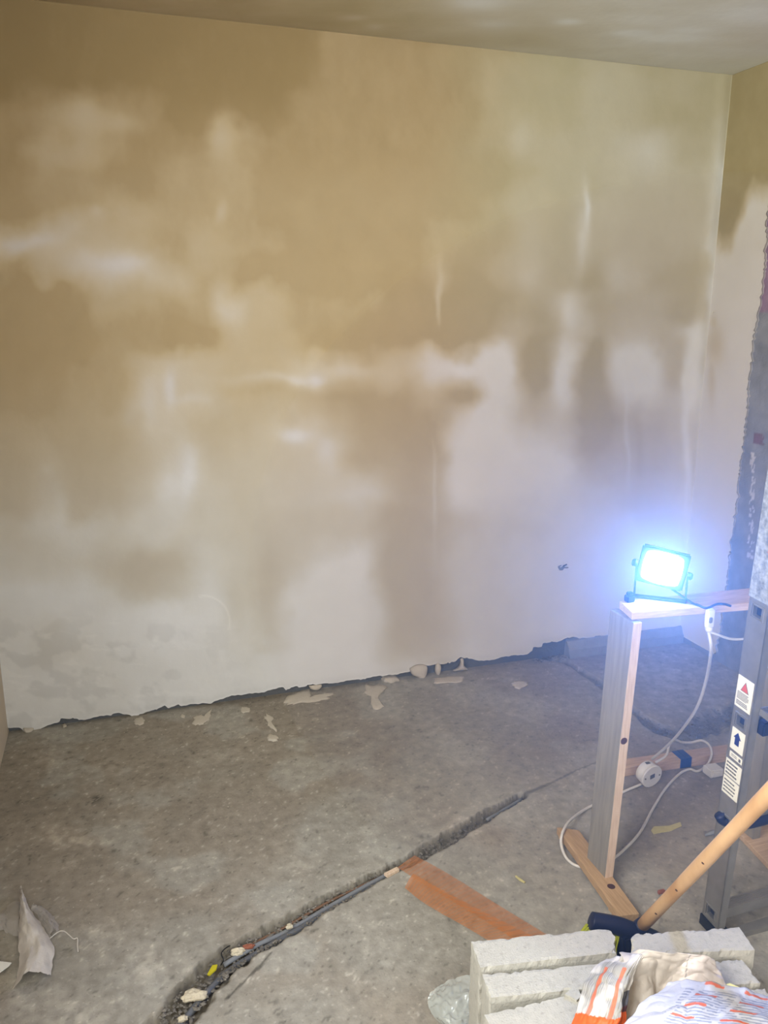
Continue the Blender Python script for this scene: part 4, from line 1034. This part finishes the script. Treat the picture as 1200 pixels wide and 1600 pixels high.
# conduits in the trench
def conduit(off, r, z, label, a=0, b=None, m=M_grey):
    pts = []; b = b or len(T1)
    for i in range(a, b):
        d_ = T1a[min(i+1, len(T1)-1)]-T1a[max(i-1, 0)]; L_ = np.linalg.norm(d_[:2]); nrm = np.array([-d_[1], d_[0], 0])/L_
        o = off*T1w[i]; pts.append(T1a[i]+nrm*o+np.array([0, 0, z+.003*math.sin(i*1.9+off*5)]))
    bm = bmesh.new(); tube(bm, crs(pts, 8), r, 12); return tag(obj('conduit', bm, m, None, True), label, 'conduit')
conduit(-.30, .0085, -.024, 'thick dark grey conduit in the trench, lowest in the frame', 0, 9, mat('dark_conduit', (98, 100, 104), .4, noise=.15))
conduit(.18, .0065, -.020, 'lighter grey conduit beside the thick one in the trench', 3, 9)
conduit(-.05, .005, -.016, 'thin grey conduit at the far end of the trench', 10, 12)
conduit(.55, .0035, -.018, 'thin brown cable along the far side of the trench', 4, 8, mat('brown_cable', (110, 84, 66), .6))
bm = bmesh.new(); tube(bm, crs([ZP(a, b, z) for a, b, z in ((345, 1508, -.01), (349, 1500, .006), (346, 1490, .012), (352, 1482, .010), (362, 1476, -.01))], 6), .0016, 6)
tag(obj('wire_stub', bm, M_black, None, True), 'thin black wire loop rising from the trench', 'wire')
# stones and scraps in the trench
def stone(q, s, m, label, name='stone', cat='stone', seed=0):
    bm = bmesh.new(); bmesh.ops.create_icosphere(bm, subdivisions=3, radius=1); r = np.random.RandomState(seed); ph = r.uniform(0, 6, 6)
    for v in bm.verts:
        x, y, z = v.co; k = 1+.16*math.sin(3*x+ph[0])*math.cos(2*y+ph[1])+.10*math.sin(7*y+ph[2]+z*3)+.06*math.sin(11*x+ph[3])
        v.co = V(np.array(q)+np.array([x*s[0], y*s[1], z*s[2]])*k)
    return tag(obj(name, bm, m), label, cat)
M_chalk = mat('broken_plaster', (206, 194, 168), .9, noise=.15, nscale=50, bump=.6, bscale=120)
stone(ZP(303, 1556, -.006), (.030, .017, .010), M_chalk, 'pale broken piece of plaster lying across the trench conduit', 'plaster_lump', 'plaster', 1)
stone(ZP(372, 1487, -.010), (.020, .010, .009), M_chalk, 'pale broken lump in the trench beside a reddish chip', 'plaster_lump', 'plaster', 2)
stone(ZP(388, 1479, -.008), (.016, .006, .006), M_brick, 'reddish brick chip in the trench', 'brick_chip', 'brick', 3)
stone(ZP(286, 1592, -.012), (.012, .008, .008), M_chalk, 'small tan lump at the bottom end of the trench', 'plaster_lump', 'plaster', 4)
stone(ZP(452, 1448, -.006), (.010, .006, .007), M_chalk, 'small white lump on the conduits midway along the trench', 'plaster_lump', 'plaster', 5)
bm = bmesh.new(); pp = [ZP(a, b, -.004) for a, b in ((324, 1524), (332, 1510), (340, 1509), (338, 1516), (328, 1525))]; prism(bm, pp, (0, 0, 0), (0, 0, .004))
tag(obj('yellow_clip', bm, M_yel), 'yellow plastic scrap in the trench', 'plastic scrap')
bm = bmesh.new(); pp = [ZP(a, b, .002) for a, b in ((600, 1368), (620, 1358), (624, 1362), (606, 1372))]; prism(bm, pp, (0, 0, 0), (0, 0, .008))
tag(obj('wood_splinter', bm, M_pineEdge), 'pale flat splinter over the trench left of the mesh', 'splinter')

# small things on the floor
bm = bmesh.new(); pp = [ZP(a, b, .001) for a, b in ((1017, 1298), (1022, 1292), (1045, 1291), (1063, 1285), (1065, 1291), (1048, 1299), (1030, 1302), (1021, 1304))]
prism(bm, pp, (0, 0, 0), (0, 0, .002)); tag(obj('masking_tape_scrap', bm, M_mask), 'torn yellowish tape scrap on the floor right of the lamp stand', 'tape')
bm = bmesh.new(); tube(bm, [ZP(806, 1369, .004), ZP(812, 1374, .005), ZP(820, 1379, .004)], [.003, .004, .003], 6); tag(obj('wood_stick', bm, M_mask), 'short twig-like stick on the floor between mesh and foot board', 'stick')
bm = bmesh.new(); a_ = ZP(1032, 1396, .0); bx(bm, a_+np.array([-.008, -.004, 0]), a_+np.array([.008, .004, .010]), .001); bx(bm, a_+np.array([.004, -.002, 0]), a_+np.array([.016, .008, .006]), .001); tag(obj('wood_chip', bm, M_brick), 'reddish wood chip on the floor left of the broom handle', 'wood chip')
bm = bmesh.new(); tube(bm, [ZP(1102, 1305, .005), ZP(1112, 1301, .012), ZP(1126, 1299, .010), ZP(1140, 1297, .008)], [.003, .007, .005, .003], 8); tag(obj('grey_handle_scrap', bm, M_grey, None, True), 'small grey plastic piece on the floor touching the ladder', 'plastic scrap')
bm = bmesh.new(); c = [ZP(a, b, .018) for a, b in ((1150, 1296), (1212, 1362), (1270, 1330), (1195, 1285))]; hexa(bm, [np.array([p_[0], p_[1], 0]) for p_ in c]+c)
bmesh.ops.bevel(bm, geom=list(bm.edges), offset=.0015, segments=1, affect='EDGES'); tag(obj('plank', bm, M_pineX), 'flat plank lying behind the ladder at the right edge', 'plank')
bm = bmesh.new(); pp = [ZP(a, b, .002) for a, b in ((1110, 1040), (1125, 1043), (1130, 1050), (1122, 1053), (1106, 1049))]; 

# ------------------------------------------------------------------ haze ball added around the lamp to imitate camera glare
GLARE_HAZE = 0.17
mz_ = bpy.data.materials.new('glare_haze'); mz_.use_nodes = True; nt = mz_.node_tree; nt.nodes.clear()
vsn = nt.nodes.new('ShaderNodeVolumeScatter'); ou = nt.nodes.new('ShaderNodeOutputMaterial')
vsn.inputs['Color'].default_value = (.60, .86, 1, 1); vsn.inputs['Density'].default_value = GLARE_HAZE; vsn.inputs['Anisotropy'].default_value = 0.58
nt.links.new(vsn.outputs[0], ou.inputs['Volume'])
bm2 = bmesh.new(); bm.free(); bmesh.ops.create_icosphere(bm2, subdivisions=4, radius=1.0)
for v in bm2.verts: v.co = V(lc+np.array([v.co.x*1.08, v.co.y*1.15-.05, v.co.z*.90+.06]))
hz_o = obj('glare_haze', bm2, mz_, None, True); tag(hz_o, 'thin bright haze ball added around the lit lamp to give its camera glare', 'haze', kind='stuff')
